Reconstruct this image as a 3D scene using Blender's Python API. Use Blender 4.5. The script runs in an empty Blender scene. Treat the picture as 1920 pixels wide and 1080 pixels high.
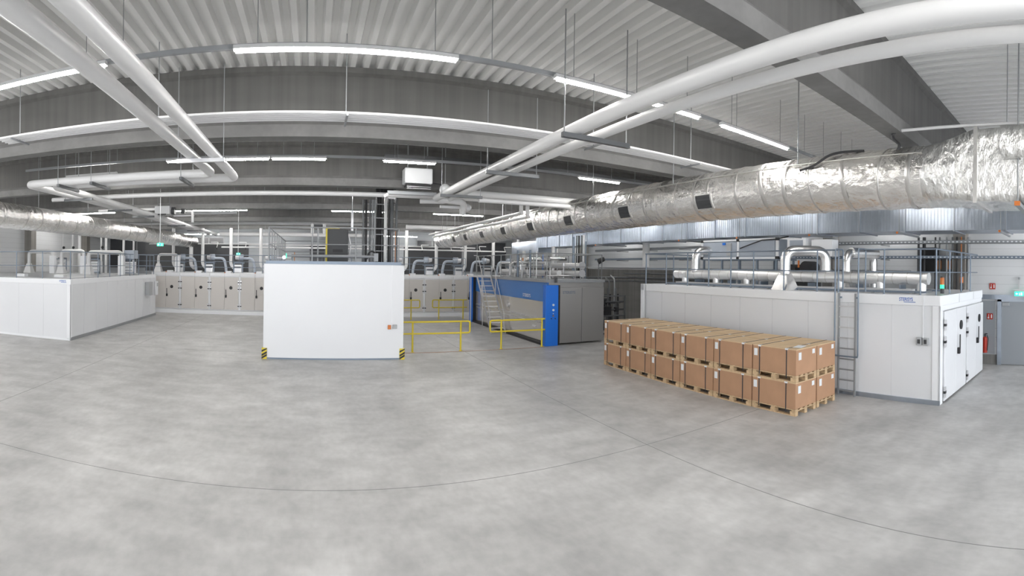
import bpy, math, random
from mathutils import Vector, Matrix
random.seed(7)
sc = bpy.context.scene
COL = sc.collection
PI = math.pi

# ------------------------------------------------------------------ camera
CAMZ = 3.1                      # eye height in metres (taken from a step or low platform)
HEAD = 0.4076                   # the hall's long axis lies this far left of the picture's middle
ROLL = 0.0141
RPX = 920.0                     # pixels per radian of the cylindrical panorama
_rh = Vector((math.cos(HEAD), -math.sin(HEAD), 0)); _f = Vector((math.sin(HEAD), math.cos(HEAD), 0))
_r = _rh * math.cos(ROLL) + Vector((0, 0, math.sin(ROLL)))
_u = Vector((0, 0, math.cos(ROLL))) - _rh * math.sin(ROLL)
cam = bpy.data.objects.new('camera', bpy.data.cameras.new('camera')); COL.objects.link(cam)
M = Matrix((( _r.x, _u.x, -_f.x, 0), (_r.y, _u.y, -_f.y, 0), (_r.z, _u.z, -_f.z, CAMZ), (0, 0, 0, 1)))
cam.matrix_world = M
cam.data.type = 'PANO'; cam.data.panorama_type = 'CENTRAL_CYLINDRICAL'
cam.data.central_cylindrical_range_u_min = -960 / RPX; cam.data.central_cylindrical_range_u_max = 960 / RPX
cam.data.central_cylindrical_range_v_min = (500.5 - 1080) / RPX; cam.data.central_cylindrical_range_v_max = 500.5 / RPX
cam.data.central_cylindrical_radius = 1.0
cam.data.clip_start = 0.05; cam.data.clip_end = 300
sc.camera = cam
sc.view_settings.view_transform = 'Standard'; sc.view_settings.look = 'None'
sc.view_settings.gamma = 1.0; sc.view_settings.use_curve_mapping = False
sc.view_settings.exposure = 0.55
# sky light; end wall behind the camera left out to let it in
w = bpy.data.worlds.new('sky'); sc.world = w; w.use_nodes = True
w.node_tree.nodes['Background'].inputs[0].default_value = (0.93, 0.96, 1.0, 1)
w.node_tree.nodes['Background'].inputs[1].default_value = 3.3
LAMP = 105.0                     # radiance of the fluorescent tubes

def at(px, py, X=None, Y=None, Z=None, D=None):
    """A point of the place seen at that pixel, at the given X, Y, height or distance."""
    p = (px - 960) / RPX; v = (500.5 - py) / RPX
    d = _f * math.cos(p) + _r * math.sin(p) + _u * v
    if X is not None: s = X / d.x
    elif Y is not None: s = Y / d.y
    elif Z is not None: s = (Z - CAMZ) / d.z
    else: s = D / math.hypot(d.x, d.y)
    return Vector((d.x * s, d.y * s, CAMZ + d.z * s))

# ------------------------------------------------------------------ materials
def mat(name, col, rough=0.5, metal=0.0, bump=None, var=None, emit=None, spec=None, coat=0):
    m = bpy.data.materials.new(name); m.use_nodes = True
    nt = m.node_tree; b = nt.nodes['Principled BSDF']
    b.inputs['Base Color'].default_value = (*col, 1); b.inputs['Roughness'].default_value = rough
    b.inputs['Metallic'].default_value = metal
    if spec is not None: b.inputs['Specular IOR Level'].default_value = spec
    if coat: b.inputs['Coat Weight'].default_value = coat
    if emit:
        b.inputs['Emission Color'].default_value = (*emit[0], 1); b.inputs['Emission Strength'].default_value = emit[1]
    tc = nt.nodes.new('ShaderNodeTexCoord')
    if var:   # (scale xyz, amount, detail)
        mp = nt.nodes.new('ShaderNodeMapping'); mp.inputs['Scale'].default_value = var[0]
        nt.links.new(tc.outputs['Object'], mp.inputs['Vector'])
        nz = nt.nodes.new('ShaderNodeTexNoise'); nz.inputs['Scale'].default_value = 1; nz.inputs['Detail'].default_value = var[2] if len(var) > 2 else 4
        nt.links.new(mp.outputs[0], nz.inputs['Vector'])
        mr = nt.nodes.new('ShaderNodeMapRange'); mr.inputs['From Min'].default_value = 0.3; mr.inputs['From Max'].default_value = 0.7
        mr.inputs['To Min'].default_value = 1 - var[1]; mr.inputs['To Max'].default_value = 1 + var[1]
        nt.links.new(nz.outputs['Fac'], mr.inputs['Value'])
        mx = nt.nodes.new('ShaderNodeVectorMath'); mx.operation = 'SCALE'; mx.inputs[0].default_value = col
        nt.links.new(mr.outputs[0], mx.inputs['Scale']); nt.links.new(mx.outputs[0], b.inputs['Base Color'])
    if bump:  # (scale xyz, strength, distance)
        mp = nt.nodes.new('ShaderNodeMapping'); mp.inputs['Scale'].default_value = bump[0]
        nt.links.new(tc.outputs['Object'], mp.inputs['Vector'])
        nz = nt.nodes.new('ShaderNodeTexNoise'); nz.inputs['Scale'].default_value = 1; nz.inputs['Detail'].default_value = 5
        nt.links.new(mp.outputs[0], nz.inputs['Vector'])
        bp = nt.nodes.new('ShaderNodeBump'); bp.inputs['Strength'].default_value = bump[1]; bp.inputs['Distance'].default_value = bump[2]
        nt.links.new(nz.outputs['Fac'], bp.inputs['Height']); nt.links.new(bp.outputs[0], b.inputs['Normal'])
    return m

M_ = {}
M_['white'] = mat('white panel', (0.72, 0.73, 0.75), 0.35, var=((0.4, 0.4, 0.4), 0.02))
M_['trimwhite'] = mat('white trim', (0.80, 0.81, 0.83), 0.35)
M_['seam'] = mat('panel seam', (0.64, 0.65, 0.67), 0.5)
M_['cream'] = mat('warm white door', (0.60, 0.57, 0.54), 0.4)
M_['pipe'] = mat('white pipe jacket', (0.66, 0.66, 0.66), 0.38, var=((0.8, 0.8, 0.8), 0.04))
M_['steel'] = mat('blue grey galvanized steel', (0.19, 0.23, 0.285), 0.42, 0.4)
M_['darksteel'] = mat('dark grey steel', (0.12, 0.125, 0.13), 0.45, 0.3)
M_['midsteel'] = mat('mid grey steel', (0.30, 0.31, 0.32), 0.45, 0.3)
M_['foil'] = mat('aluminium foil wrap', (0.90, 0.885, 0.86), 0.26, 1.0, bump=((9, 6, 9), 0.55, 0.09), var=((5, 5, 5), 0.07))
M_['foilrough'] = mat('crumpled aluminium foil', (0.86, 0.855, 0.84), 0.28, 1.0, bump=((6, 9, 6), 0.8, 0.07), var=((5, 9, 5), 0.12))
M_['clad'] = mat('smooth aluminium cladding', (0.84, 0.84, 0.84), 0.27, 1.0, bump=((14, 14, 14), 0.12, 0.01))
M_['cladsoft'] = mat('matt aluminium foil cladding', (0.92, 0.92, 0.92), 0.42, 1.0, bump=((14, 14, 14), 0.3, 0.02))
M_['seamtape'] = mat('foil tape seam', (0.70, 0.69, 0.67), 0.35, 1.0)
M_['galv'] = mat('galvanized duct sheet', (0.46, 0.51, 0.58), 0.28, 0.9, var=((1.4, 1.4, 1.4), 0.12), bump=((0.5, 0.8, 0.5), 0.25, 0.25))
M_['galvrib'] = mat('galvanized duct flange', (0.42, 0.45, 0.50), 0.35, 0.8)
M_['stainless'] = mat('brushed stainless steel', (0.42, 0.41, 0.40), 0.34, 0.75, bump=((2, 2, 60), 0.05, 0.01))
M_['polished'] = mat('polished stainless steel', (0.74, 0.71, 0.68), 0.22, 0.7)
M_['blue'] = mat('blue paint', (0.012, 0.15, 0.62), 0.35)
M_['blueface'] = mat('glossy blue band', (0.055, 0.19, 0.50), 0.12)
M_['black'] = mat('black rubber', (0.012, 0.012, 0.014), 0.5)
M_['charcoal'] = mat('charcoal sheet', (0.045, 0.047, 0.05), 0.5)
M_['cable'] = mat('black cable', (0.02, 0.02, 0.022), 0.55)
M_['yellow'] = mat('yellow paint', (0.66, 0.52, 0.03), 0.4)
M_['orange'] = mat('orange plastic', (0.55, 0.16, 0.03), 0.45)
M_['red'] = mat('red paint', (0.45, 0.03, 0.015), 0.35)
M_['alu'] = mat('aluminium', (0.62, 0.62, 0.63), 0.35, 0.6)
M_['ahu'] = mat('pale blue grey sheet', (0.36, 0.40, 0.46), 0.45, 0.1)
M_['card'] = mat('brown cardboard', (0.42, 0.245, 0.145), 0.8, var=((3, 3, 3), 0.05))
M_['cardtop'] = mat('light cardboard lid', (0.60, 0.44, 0.27), 0.8, var=((3, 3, 3), 0.06))
M_['wood'] = mat('pallet wood', (0.52, 0.37, 0.22), 0.75, var=((3, 14, 14), 0.2))
M_['strap'] = mat('dark strapping', (0.03, 0.035, 0.045), 0.4)
M_['paper'] = mat('white paper', (0.74, 0.76, 0.78), 0.6)
M_['greyplastic'] = mat('grey plastic', (0.38, 0.39, 0.40), 0.5)
M_['logoblue'] = mat('blue lettering', (0.02, 0.11, 0.42), 0.4)
M_['paleletter'] = mat('pale lettering', (0.55, 0.60, 0.70), 0.4)
M_['tube'] = mat('fluorescent tube', (0.9, 0.9, 0.9), 0.4, emit=((1.0, 0.98, 0.95), LAMP))
M_['green'] = mat('lit green exit sign', (0.02, 0.55, 0.32), 0.4, emit=((0.05, 0.85, 0.5), 0.9))
M_['greenglow'] = mat('glowing green', (0.02, 0.5, 0.2), 0.4, emit=((0.05, 0.9, 0.4), 1.0))
M_['signwhite'] = mat('white sign print', (0.8, 0.8, 0.8), 0.5, emit=((0.9, 1, 0.95), 0.4))
M_['copper'] = mat('copper pipe', (0.45, 0.2, 0.09), 0.4, 0.6)
M_['glassdark'] = mat('dark glass', (0.02, 0.022, 0.025), 0.15)
M_['glasswall'] = mat('dark window pane', (0.05, 0.053, 0.06), 0.3)
M_['heater'] = mat('white enamel', (0.75, 0.76, 0.77), 0.3)
M_['metalceil'] = mat('corrugated steel sheet', (0.76, 0.76, 0.75), 0.5, 0.1)

def concrete(name, col, amt=0.1, joints=None, boards=False, rough=0.7, blotch=(0.35, 0.35, 0.35)):
    m = mat(name, col, rough, var=(blotch, amt, 6))
    nt = m.node_tree; b = nt.nodes['Principled BSDF']
    src = b.inputs['Base Color'].links[0].from_socket
    tc = [n for n in nt.nodes if n.type == 'TEX_COORD'][0]
    def mulnoise(src, scale, lo, hi, detail=4, f0=.35, f1=.65):
        mp = nt.nodes.new('ShaderNodeMapping'); mp.inputs['Scale'].default_value = scale
        nt.links.new(tc.outputs['Object'], mp.inputs['Vector'])
        nz = nt.nodes.new('ShaderNodeTexNoise'); nz.inputs['Scale'].default_value = 1; nz.inputs['Detail'].default_value = detail
        nt.links.new(mp.outputs[0], nz.inputs['Vector'])
        mr = nt.nodes.new('ShaderNodeMapRange'); mr.inputs['From Min'].default_value = f0; mr.inputs['From Max'].default_value = f1
        mr.inputs['To Min'].default_value = lo; mr.inputs['To Max'].default_value = hi
        nt.links.new(nz.outputs['Fac'], mr.inputs['Value'])
        mx = nt.nodes.new('ShaderNodeVectorMath'); mx.operation = 'SCALE'
        nt.links.new(src, mx.inputs[0]); nt.links.new(mr.outputs[0], mx.inputs['Scale'])
        return mx.outputs[0]
    if boards:   # vertical shuttering marks
        src = mulnoise(src, (7.0, 7.0, 0.12), 0.86, 1.1, 3)
        src = mulnoise(src, (0.5, 0.5, 2.5), 0.92, 1.06, 2)
    else:
        src = mulnoise(src, (1.6, 1.6, 1.6), 0.88, 1.10, 10)
        src = mulnoise(src, (9, 5, 9), 0.94, 1.05, 10)
        src = mulnoise(src, (0.9, 3.5, 1), 0.95, 1.04, 8)
        src = mulnoise(src, (0.22, 0.16, 1), 0.92, 1.06, 3)
    nt.links.new(src, b.inputs['Base Color'])
    return m
M_['floor'] = concrete('power floated concrete', (0.47, 0.465, 0.455), 0.17, rough=0.42, blotch=(0.42, 0.36, 1))
M_['floor'].node_tree.nodes['Principled BSDF'].inputs['Specular IOR Level'].default_value = 0.35
M_['joint'] = mat('floor joint filler', (0.20, 0.20, 0.195), 0.8)
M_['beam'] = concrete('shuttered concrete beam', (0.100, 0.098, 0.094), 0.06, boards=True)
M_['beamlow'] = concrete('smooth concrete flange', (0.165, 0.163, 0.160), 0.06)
M_['column'] = concrete('concrete column', (0.27, 0.255, 0.235), 0.1, boards=True)
M_['conwall'] = concrete('concrete base wall', (0.20, 0.195, 0.185), 0.08, boards=True)

def ribwall(name, col, period, amt=0.8):
    """Sandwich panel wall with fine horizontal joints."""
    m = mat(name, col, 0.5)
    nt = m.node_tree; b = nt.nodes['Principled BSDF']
    tc = [n for n in nt.nodes if n.type == 'TEX_COORD'][0]
    sp = nt.nodes.new('ShaderNodeSeparateXYZ'); nt.links.new(tc.outputs['Object'], sp.inputs[0])
    dv = nt.nodes.new('ShaderNodeMath'); dv.operation = 'DIVIDE'; dv.inputs[1].default_value = period; nt.links.new(sp.outputs['Z'], dv.inputs[0])
    fr = nt.nodes.new('ShaderNodeMath'); fr.operation = 'FRACT'; nt.links.new(dv.outputs[0], fr.inputs[0])
    lt = nt.nodes.new('ShaderNodeMath'); lt.operation = 'LESS_THAN'; lt.inputs[1].default_value = 0.07; nt.links.new(fr.outputs[0], lt.inputs[0])
    mx = nt.nodes.new('ShaderNodeMix'); mx.data_type = 'RGBA'
    mx.inputs['A'].default_value = (*col, 1); mx.inputs['B'].default_value = (*[c * amt for c in col], 1)
    nt.links.new(lt.outputs[0], mx.inputs['Factor']); nt.links.new(mx.outputs['Result'], b.inputs['Base Color'])
    return m
M_['wallwhite'] = ribwall('white ribbed wall panel', (0.66, 0.67, 0.68), 0.30, 0.86)
M_['wallgrey'] = ribwall('grey wall panel', (0.36, 0.38, 0.40), 0.40, 0.8)

# ------------------------------------------------------------------ mesh builder
class MB:
    def __init__(s): s.v = []; s.f = []; s.mi = []; s.sm = []
    def _add(s, vs, fs, m=0, smooth=False):
        n = len(s.v); s.v += [tuple(v) for v in vs]
        for f in fs: s.f.append(tuple(i + n for i in f)); s.mi.append(m); s.sm.append(smooth)
        return s
    def box(s, x0, x1, y0, y1, z0, z1, m=0):
        if x0 > x1: x0, x1 = x1, x0
        if y0 > y1: y0, y1 = y1, y0
        if z0 > z1: z0, z1 = z1, z0
        vs = [(x, y, z) for z in (z0, z1) for y in (y0, y1) for x in (x0, x1)]
        return s._add(vs, [(0, 2, 3, 1), (4, 5, 7, 6), (0, 1, 5, 4), (2, 6, 7, 3), (0, 4, 6, 2), (1, 3, 7, 5)], m)
    def hexa(s, bot, top, m=0):   # two quads of 4 points each, counter-clockwise from above
        return s._add(list(bot) + list(top), [(3, 2, 1, 0), (4, 5, 6, 7), (0, 1, 5, 4), (1, 2, 6, 5), (2, 3, 7, 6), (3, 0, 4, 7)], m)
    def extr(s, prof, axis, a, b, m=0, smooth=False):
        """Extrude a closed profile of 2D points along an axis from a to b."""
        n = len(prof)
        def P(p, t): return {'x': (t, p[0], p[1]), 'y': (p[0], t, p[1]), 'z': (p[0], p[1], t)}[axis]
        vs = [P(p, a) for p in prof] + [P(p, b) for p in prof]
        fs = [tuple(range(n)), tuple(reversed(range(n, 2 * n)))] + [(i, i + n, (i + 1) % n + n, (i + 1) % n) for i in range(n)]
        return s._add(vs, fs, m, smooth)
    def cyl(s, p0, p1, r, seg=12, m=0, r1=None, caps=True):
        p0 = Vector(p0); p1 = Vector(p1); r1 = r if r1 is None else r1
        d = (p1 - p0)
        if d.length < 1e-6: return s
        d.normalize(); a = Vector((0, 0, 1)) if abs(d.z) < .9 else Vector((1, 0, 0))
        u = d.cross(a).normalized(); v = d.cross(u)
        c = [(math.cos(2 * PI * i / seg), math.sin(2 * PI * i / seg)) for i in range(seg)]
        A = [p0 + u * (r * x) + v * (r * y) for x, y in c]; B = [p1 + u * (r1 * x) + v * (r1 * y) for x, y in c]
        s._add(A + B, [(i, (i + 1) % seg, (i + 1) % seg + seg, i + seg) for i in range(seg)], m, True)
        if caps:
            s._add(A, [tuple(reversed(range(seg)))], m); s._add(B, [tuple(range(seg))], m)
        return s
    def tube(s, pts, r, seg=14, m=0, bend=None, caps=True):
        """Sweep a round section along points; corners are rounded with the bend radius."""
        pts = [Vector(p) for p in pts]; b = bend if bend is not None else r * 2
        out = [pts[0]]
        for i in range(1, len(pts) - 1):
            p, q, t = pts[i - 1], pts[i], pts[i + 1]
            a = (p - q); c = (t - q); L = min(b, a.length * .49, c.length * .49)
            a.normalize(); c.normalize()
            if a.dot(c) < -.999 or L < 1e-4: out.append(q); continue
            A = q + a * L; B = q + c * L
            for k in range(7):
                f = k / 6; out.append(A * (1 - f) ** 2 + q * 2 * f * (1 - f) + B * f * f)
        out.append(pts[-1])
        n = len(out); tang = []
        for i in range(n):
            t = out[min(i + 1, n - 1)] - out[max(i - 1, 0)]; tang.append(t.normalized())
        a = Vector((0, 0, 1)) if abs(tang[0].z) < .9 else Vector((1, 0, 0))
        u = tang[0].cross(a).normalized(); rings = []
        for i in range(n):
            u = (u - tang[i] * u.dot(tang[i])).normalized(); v = tang[i].cross(u)
            rings.append([out[i] + u * (r * math.cos(2 * PI * k / seg)) + v * (r * math.sin(2 * PI * k / seg)) for k in range(seg)])
        vs = [p for R in rings for p in R]
        fs = [(i * seg + k, i * seg + (k + 1) % seg, (i + 1) * seg + (k + 1) % seg, (i + 1) * seg + k) for i in range(n - 1) for k in range(seg)]
        s._add(vs, fs, m, True)
        if caps: s._add(rings[0], [tuple(reversed(range(seg)))], m); s._add(rings[-1], [tuple(range(seg))], m)
        return s
    def bar(s, p0, p1, w, h=None, m=0):
        """Rectangular bar between two points, w wide and h high."""
        p0 = Vector(p0); p1 = Vector(p1); h = w if h is None else h
        d = (p1 - p0).normalized(); a = Vector((0, 0, 1)) if abs(d.z) < .95 else Vector((0, 1, 0))
        u = d.cross(a).normalized() * (w / 2); v = d.cross(u).normalized() * (h / 2)
        q = [p0 - u - v, p0 + u - v, p0 + u + v, p0 - u + v]; t = [p + (p1 - p0) for p in q]
        return s._add(q + t, [(0, 1, 2, 3), (7, 6, 5, 4), (0, 4, 5, 1), (1, 5, 6, 2), (2, 6, 7, 3), (3, 7, 4, 0)], m)
    def ball(s, c, r, m=0, seg=12, rz=None):
        c = Vector(c); rz = rz or r; vs = []; k = seg // 2
        for i in range(k + 1):
            t = PI * i / k
            for j in range(seg): a = 2 * PI * j / seg; vs.append((c.x + r * math.sin(t) * math.cos(a), c.y + r * math.sin(t) * math.sin(a), c.z + rz * math.cos(t)))
        fs = [(i * seg + j, (i + 1) * seg + j, (i + 1) * seg + (j + 1) % seg, i * seg + (j + 1) % seg) for i in range(k) for j in range(seg)]
        return s._add(vs, fs, m, True)
    def disc(s, c, n, r, t, m=0, seg=20):
        c = Vector(c); n = Vector(n).normalized(); return s.cyl(c, c + n * t, r, seg, m)
    def build(s, name, mats, parent=None, bevel=0):
        if not isinstance(mats, (list, tuple)): mats = [mats]
        me = bpy.data.meshes.new(name)
        v = s.v
        if parent is not None:
            inv = parent_inv(parent); v = [inv @ Vector(p) for p in v]
        me.from_pydata(v, [], s.f)
        for m in mats: me.materials.append(M_[m] if isinstance(m, str) else m)
        for p, mi, sm in zip(me.polygons, s.mi, s.sm): p.material_index = mi; p.use_smooth = sm
        me.validate(); me.update()
        o = bpy.data.objects.new(name, me); COL.objects.link(o)
        if parent is not None: o.parent = parent
        if bevel:
            b = o.modifiers.new('edge', 'BEVEL'); b.width = bevel; b.segments = 2; b.limit_method = 'ANGLE'
        return o

def parent_inv(o):
    m = Matrix.Identity(4)
    while o is not None:
        if o.type == 'EMPTY': m = (Matrix.Translation(o.location) @ Matrix.Rotation(o.rotation_euler.z, 4, 'Z')) @ m
        o = o.parent
    return m.inverted()
LOCAL = {'on': False}
def tag(o, label=None, cat=None, group=None, kind=None):
    if label: o['label'] = label
    if cat: o['category'] = cat
    if group: o['group'] = group
    if kind: o['kind'] = kind
    return o
def thing(name, label, cat, loc=(0, 0, 0), rz=0.0, group=None):
    o = bpy.data.objects.new(name, None); COL.objects.link(o); o.empty_display_size = .2
    o.location = loc; o.rotation_euler = (0, 0, rz)
    return tag(o, label, cat, group)
def dup(root, loc, rz=None, label=None, group=None):
    kids = {}
    for o in COL.objects:
        if o.parent is not None: kids.setdefault(o.parent.name, []).append(o)
    def cp(o, par):
        c = o.copy(); COL.objects.link(c)
        if par is not None: c.parent = par
        for k in kids.get(o.name, []): cp(k, c)
        return c
    c = cp(root, None); c.location = loc
    if rz is not None: c.rotation_euler = (0, 0, rz)
    if label: c['label'] = label
    if group: c['group'] = group
    return c
def struct(name, mb, m): return tag(mb.build(name, m), kind='structure')
ORD = ['first', 'second', 'third', 'fourth', 'fifth', 'sixth', 'seventh', 'eighth', 'ninth', 'tenth', 'eleventh', 'twelfth', 'thirteenth', 'fourteenth', 'fifteenth', 'sixteenth', 'seventeenth', 'eighteenth']
def text_mb(txt, size, origin, right, up, m=0, depth=0.004, mb=None, wide=1.0):
    """Flat lettering as a mesh at the origin, reading along 'right'."""
    cu = bpy.data.curves.new('t', 'FONT'); cu.body = txt; cu.size = size; cu.extrude = depth; cu.offset = size * .018
    o = bpy.data.objects.new('t', cu); me = bpy.data.meshes.new_from_object(o)
    mb = mb or MB(); right = Vector(right).normalized(); up = Vector(up).normalized(); n = right.cross(up)
    O = Vector(origin)
    vs = [O + right * v.co.x * wide + up * v.co.y + n * v.co.z for v in me.vertices]
    mb._add(vs, [tuple(p.vertices) for p in me.polygons], m)
    bpy.data.objects.remove(o); bpy.data.curves.remove(cu); bpy.data.meshes.remove(me)
    return mb

# ------------------------------------------------------------------ the building
XL, XR, YB, YF = -17.3, 16.4, 38.0, -9.0
struct('floor', MB().box(XL - .3, XR + .3, YF, YB + .3, -0.2, 0), 'floor')
ZC, ZB = CAMZ + 3.6, CAMZ + 2.32          # roof sheet, underside of the beams
# trapezoidal roof sheet, ribs along the hall
prof = []; x = XL - .3
while x < XR + .3:
    prof += [(x, ZC), (x + .09, ZC), (x + .125, ZC + .11), (x + .215, ZC + .11)]; x += .25
prof += [(x, ZC)]
top = [(prof[-1][0], ZC + .2), (prof[0][0], ZC + .2)]
mb = MB(); n = len(prof)
vs = [(p[0], YF, p[1]) for p in prof] + [(p[0], YB + .3, p[1]) for p in prof]
mb._add(vs, [(i, i + 1, i + 1 + n, i + n) for i in range(n - 1)])
mb.box(XL - .3, XR + .3, YF, YB + .3, ZC + .12, ZC + .22)
struct('ceiling', mb, 'metalceil')
# prefabricated concrete beams across the hall
YBEAM = [-3.01, 2.96, 8.93, 14.42, 20.6, 26.7, 32.8]
def beam(y0, idx):
    c = y0 + .17
    pr = [(c - .17, ZB), (c + .17, ZB), (c + .17, ZB + .22), (c + .10, ZB + .30), (c + .10, ZC - .15), (c + .17, ZC - .10), (c + .17, ZC), (c - .17, ZC),
          (c - .17, ZC - .10), (c - .10, ZC - .15), (c - .10, ZB + .30), (c - .17, ZB + .22)]
    mb = MB().extr(pr, 'x', XL, XR)
    o = struct('trim_%d' % idx, mb, ['beam', 'beamlow'])
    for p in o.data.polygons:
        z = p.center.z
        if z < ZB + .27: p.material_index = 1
    return o
for i, y in enumerate(YBEAM): beam(y, i + 1)
# side and rear walls
mb = MB().box(XL - .25, XL, YF, YB, 0, ZC + .2); struct('wall_left', mb, 'wallwhite')
mb = MB().box(XR, XR + .25, YF, 14, .33, ZC + .2).box(XR, XR + .25, 14, YB, 3.05, ZC + .2); mb.box(XR - .03, XR + .25, 14, YB, 0, 3.05, 1).box(XR - .02, XR + .25, YF, 14, 0, .33, 1)
struct('wall_right', mb, ['wallwhite', 'conwall'])
mb = MB().box(XL, XR, YB, YB + .25, 0, ZC + .2); struct('wall_rear', mb, 'wallgrey')
k = 10
for (X, Y) in ((XL + .22, 26.3), (XL + .22, 34.2)):
    struct('trim_%d' % k, MB().box(X - .22, X + .28, Y - .25, Y + .35, 0, ZC), 'column'); k += 1
for (X, Y) in ((XR - .25, 26.2), (XR - .25, 4.1), (XR - .25, 9.1)):
    struct('trim_%d' % k, MB().box(X - .25, X + .25, Y - .2, Y + .22, 0, ZC), 'column'); k += 1
# dark glazed strips in the rear wall
def rear_window(n, x0, x1, z0, z1, cols):
    root = thing('window_%d' % n, None, None); del_keys = None
    root['kind'] = 'structure'
    f = MB(); t = .07
    f.box(x0, x1, YB - .06, YB - .005, z0, z0 + t).box(x0, x1, YB - .06, YB - .005, z1 - t, z1)
    for i in range(cols + 1):
        xx = x0 + (x1 - x0) * i / cols; f.box(xx - t / 2, xx + t / 2, YB - .06, YB - .005, z0, z1)
    f.build('window_frame', 'midsteel', root)
    MB().box(x0, x1, YB - .03, YB - .01, z0, z1).build('pane', 'glasswall', root)
rear_window(1, -16.6, -6.9, 2.6, 5.15, 8)
rear_window(2, 8.2, 15.8, 2.6, 5.15, 6)
rear_window(3, -.2, 2.2, 2.6, 4.6, 2)
# sawn floor joints
mb = MB()
for X in (-6.4, 5.5): mb.box(X - .006, X + .006, YF, 29, 0, .0012)
for Y in (6.7, 16.95): mb.box(XL, XR, Y - .006, Y + .006, 0, .0012)
struct('trim_20', mb, 'joint')

# ------------------------------------------------------------------ fluorescent lamp rows
wire = []
def lamp(x0, x1, Y, Z, label, group):
    t = thing('linear_lamp', label, 'lamp', ((x0 + x1) / 2, Y, Z), 0, group)
    MB().extr([(Y - .05, Z + .03), (Y + .05, Z + .03), (Y + .035, Z + .085), (Y - .035, Z + .085)], 'x', x0, x1).build('lamp_housing', 'pipe', t)
    MB().cyl((x0 + .03, Y, Z + .01), (x1 - .03, Y, Z + .01), .019, 8).build('tube', 'tube', t)
    for xx in (x0 + .3, x1 - .3): MB().cyl((xx, Y, Z + .08), (xx, Y, ZC), .006, 5).build('suspension_wire', 'midsteel', t)
ROWS = [  # Y, height, x spans (pairs), words
    (0.0, 5.70, [(-16, -13.2), (-12.6, -9.8), (-9, -6), (-4.5, -1.5), (0, 3), (4.5, 6.0)], 'nearest the camera overhead'),  # two leftmost are unseen lamps added to brighten the left side
    (6.0, 5.70, [(-16.5, -13.7), (-13.2, -10.4), (-10, -7.2), (-5.5, -2.7), (-1.0, 1.8), (3.2, 6.0), (6.55, 8.7), (9.9, 11.4)], 'before the nearest visible beam'),  # first two spans: lamps added out of view to lift the left
    (12.0, 5.65, [(-16.5, -13.7), (-13.2, -10.4), (-3.7, -2.86), (-2.17, -1.07), (-1.03, .32), (1.71, 3.06), (7.2, 8.65), (10.5, 12.5)], 'between the first and second beam'),  # first two again added beyond the view for a brighter left side
    (12.7, 5.54, [(-6.97, -5.35)], 'above the left cross pipes'),
    (18.0, 5.68, [(-9.5, -6.9), (-5.2, -2.6), (.6, 3.3), (5.9, 8.5), (11.0, 13.6)], 'between the second and third beam'),
    (24.0, 5.70, [(-13, -10.2), (-7.3, -3.2), (.9, 3.6), (6.0, 8.7), (11.5, 14)], 'between the third and fourth beam'),
    (30.0, 5.75, [(-13.5, -10.5), (-7.2, -3.4), (-1.5, 1.5), (4.0, 7.5), (10, 13)], 'above the rear doors'),
    (35.4, 5.2, [(-9.5, -6.2), (-4.6, -1.4), (4.5, 7.7), (9.5, 12.5)], 'behind the rear chambers')]
for Y, Z, sp, words in ROWS:
    for i, (a, b) in enumerate(sp):
        lamp(a, b, Y, Z, 'strip lamp %s, %s from left' % (words, ORD[i]), 'strip lamps ' + words)
for i, Y in enumerate((1.5, 6.5, 11.5, 16.5, 21.5, 27.0)):
    lamp(14.85, 16.1, Y, 5.3, 'strip lamp beside the right wall above the ducts, %s from the near end' % ORD[i], 'strip lamps by the right wall')
for i, Y in enumerate((9.0, 15.0, 20.5, 28.5)):  # lamps added along this wall to brighten the hall's left side
    lamp(-16.6, -13.9, Y, 5.5, 'added strip lamp beside the left wall, %s from the near end' % ORD[i], 'added strip lamps by the left wall')
def trunk(x0, x1, Y, Z, label):
    mb = MB().box(x0, x1, Y + .07, Y + .12, Z + .06, Z + .12)
    x = x0 + .5
    while x < x1: mb.cyl((x, Y + .095, Z + .12), (x, Y + .095, ZC), .006, 5); x += 2.4
    tag(mb.build('cable_trunking', 'midsteel'), label, 'trunking')
trunk(-8, 15.5, 12.0, 5.67, 'grey trunking carrying the lamp row between first and second beam')
trunk(-3, 15.8, 6.0, 5.72, 'grey trunking of the lamp row under the corrugated roof at right')

# ------------------------------------------------------------------ big round ducts
def ring(mb, c, r, y, w=.03, t=.008, m=0, seg=32, tilt=0):
    x, z = c; vs = []
    for yy, rr in ((y - w, r), (y - w / 2, r + t), (y + w / 2, r + t), (y + w, r)):
        for k in range(seg):
            a = 2 * PI * k / seg; vs.append((x + rr * math.cos(a), yy + tilt * math.sin(a + .6), z + rr * math.sin(a)))
    mb._add(vs, [(i * seg + k, i * seg + (k + 1) % seg, (i + 1) * seg + (k + 1) % seg, (i + 1) * seg + k) for i in range(3) for k in range(seg)], m, True)

def crumpled(mb, x, z, r, y0, y1, seg, step, amp, rnd):
    """Foil wrapped cylinder along Y with small dents."""
    n = int((y1 - y0) / step); vs = []
    sag = [rnd.uniform(-1, 1) for _ in range(n + 1)]
    for i in range(n + 1):
        y = y0 + (y1 - y0) * i / n
        for k in range(seg):
            a = 2 * PI * k / seg
            q = r + amp * (rnd.uniform(-1, 1) + .6 * sag[i] + .8 * math.sin(3 * a + i * .9))
            vs.append((x + q * math.cos(a), y, z + q * math.sin(a)))
    mb._add(vs, [(i * seg + k, (i + 1) * seg + k, (i + 1) * seg + (k + 1) % seg, i * seg + (k + 1) % seg) for i in range(n) for k in range(seg)], 0, True)
    mb._add(vs[-seg:], [tuple(range(seg))], 0); mb._add(vs[:seg], [tuple(reversed(range(seg)))], 0)

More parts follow.
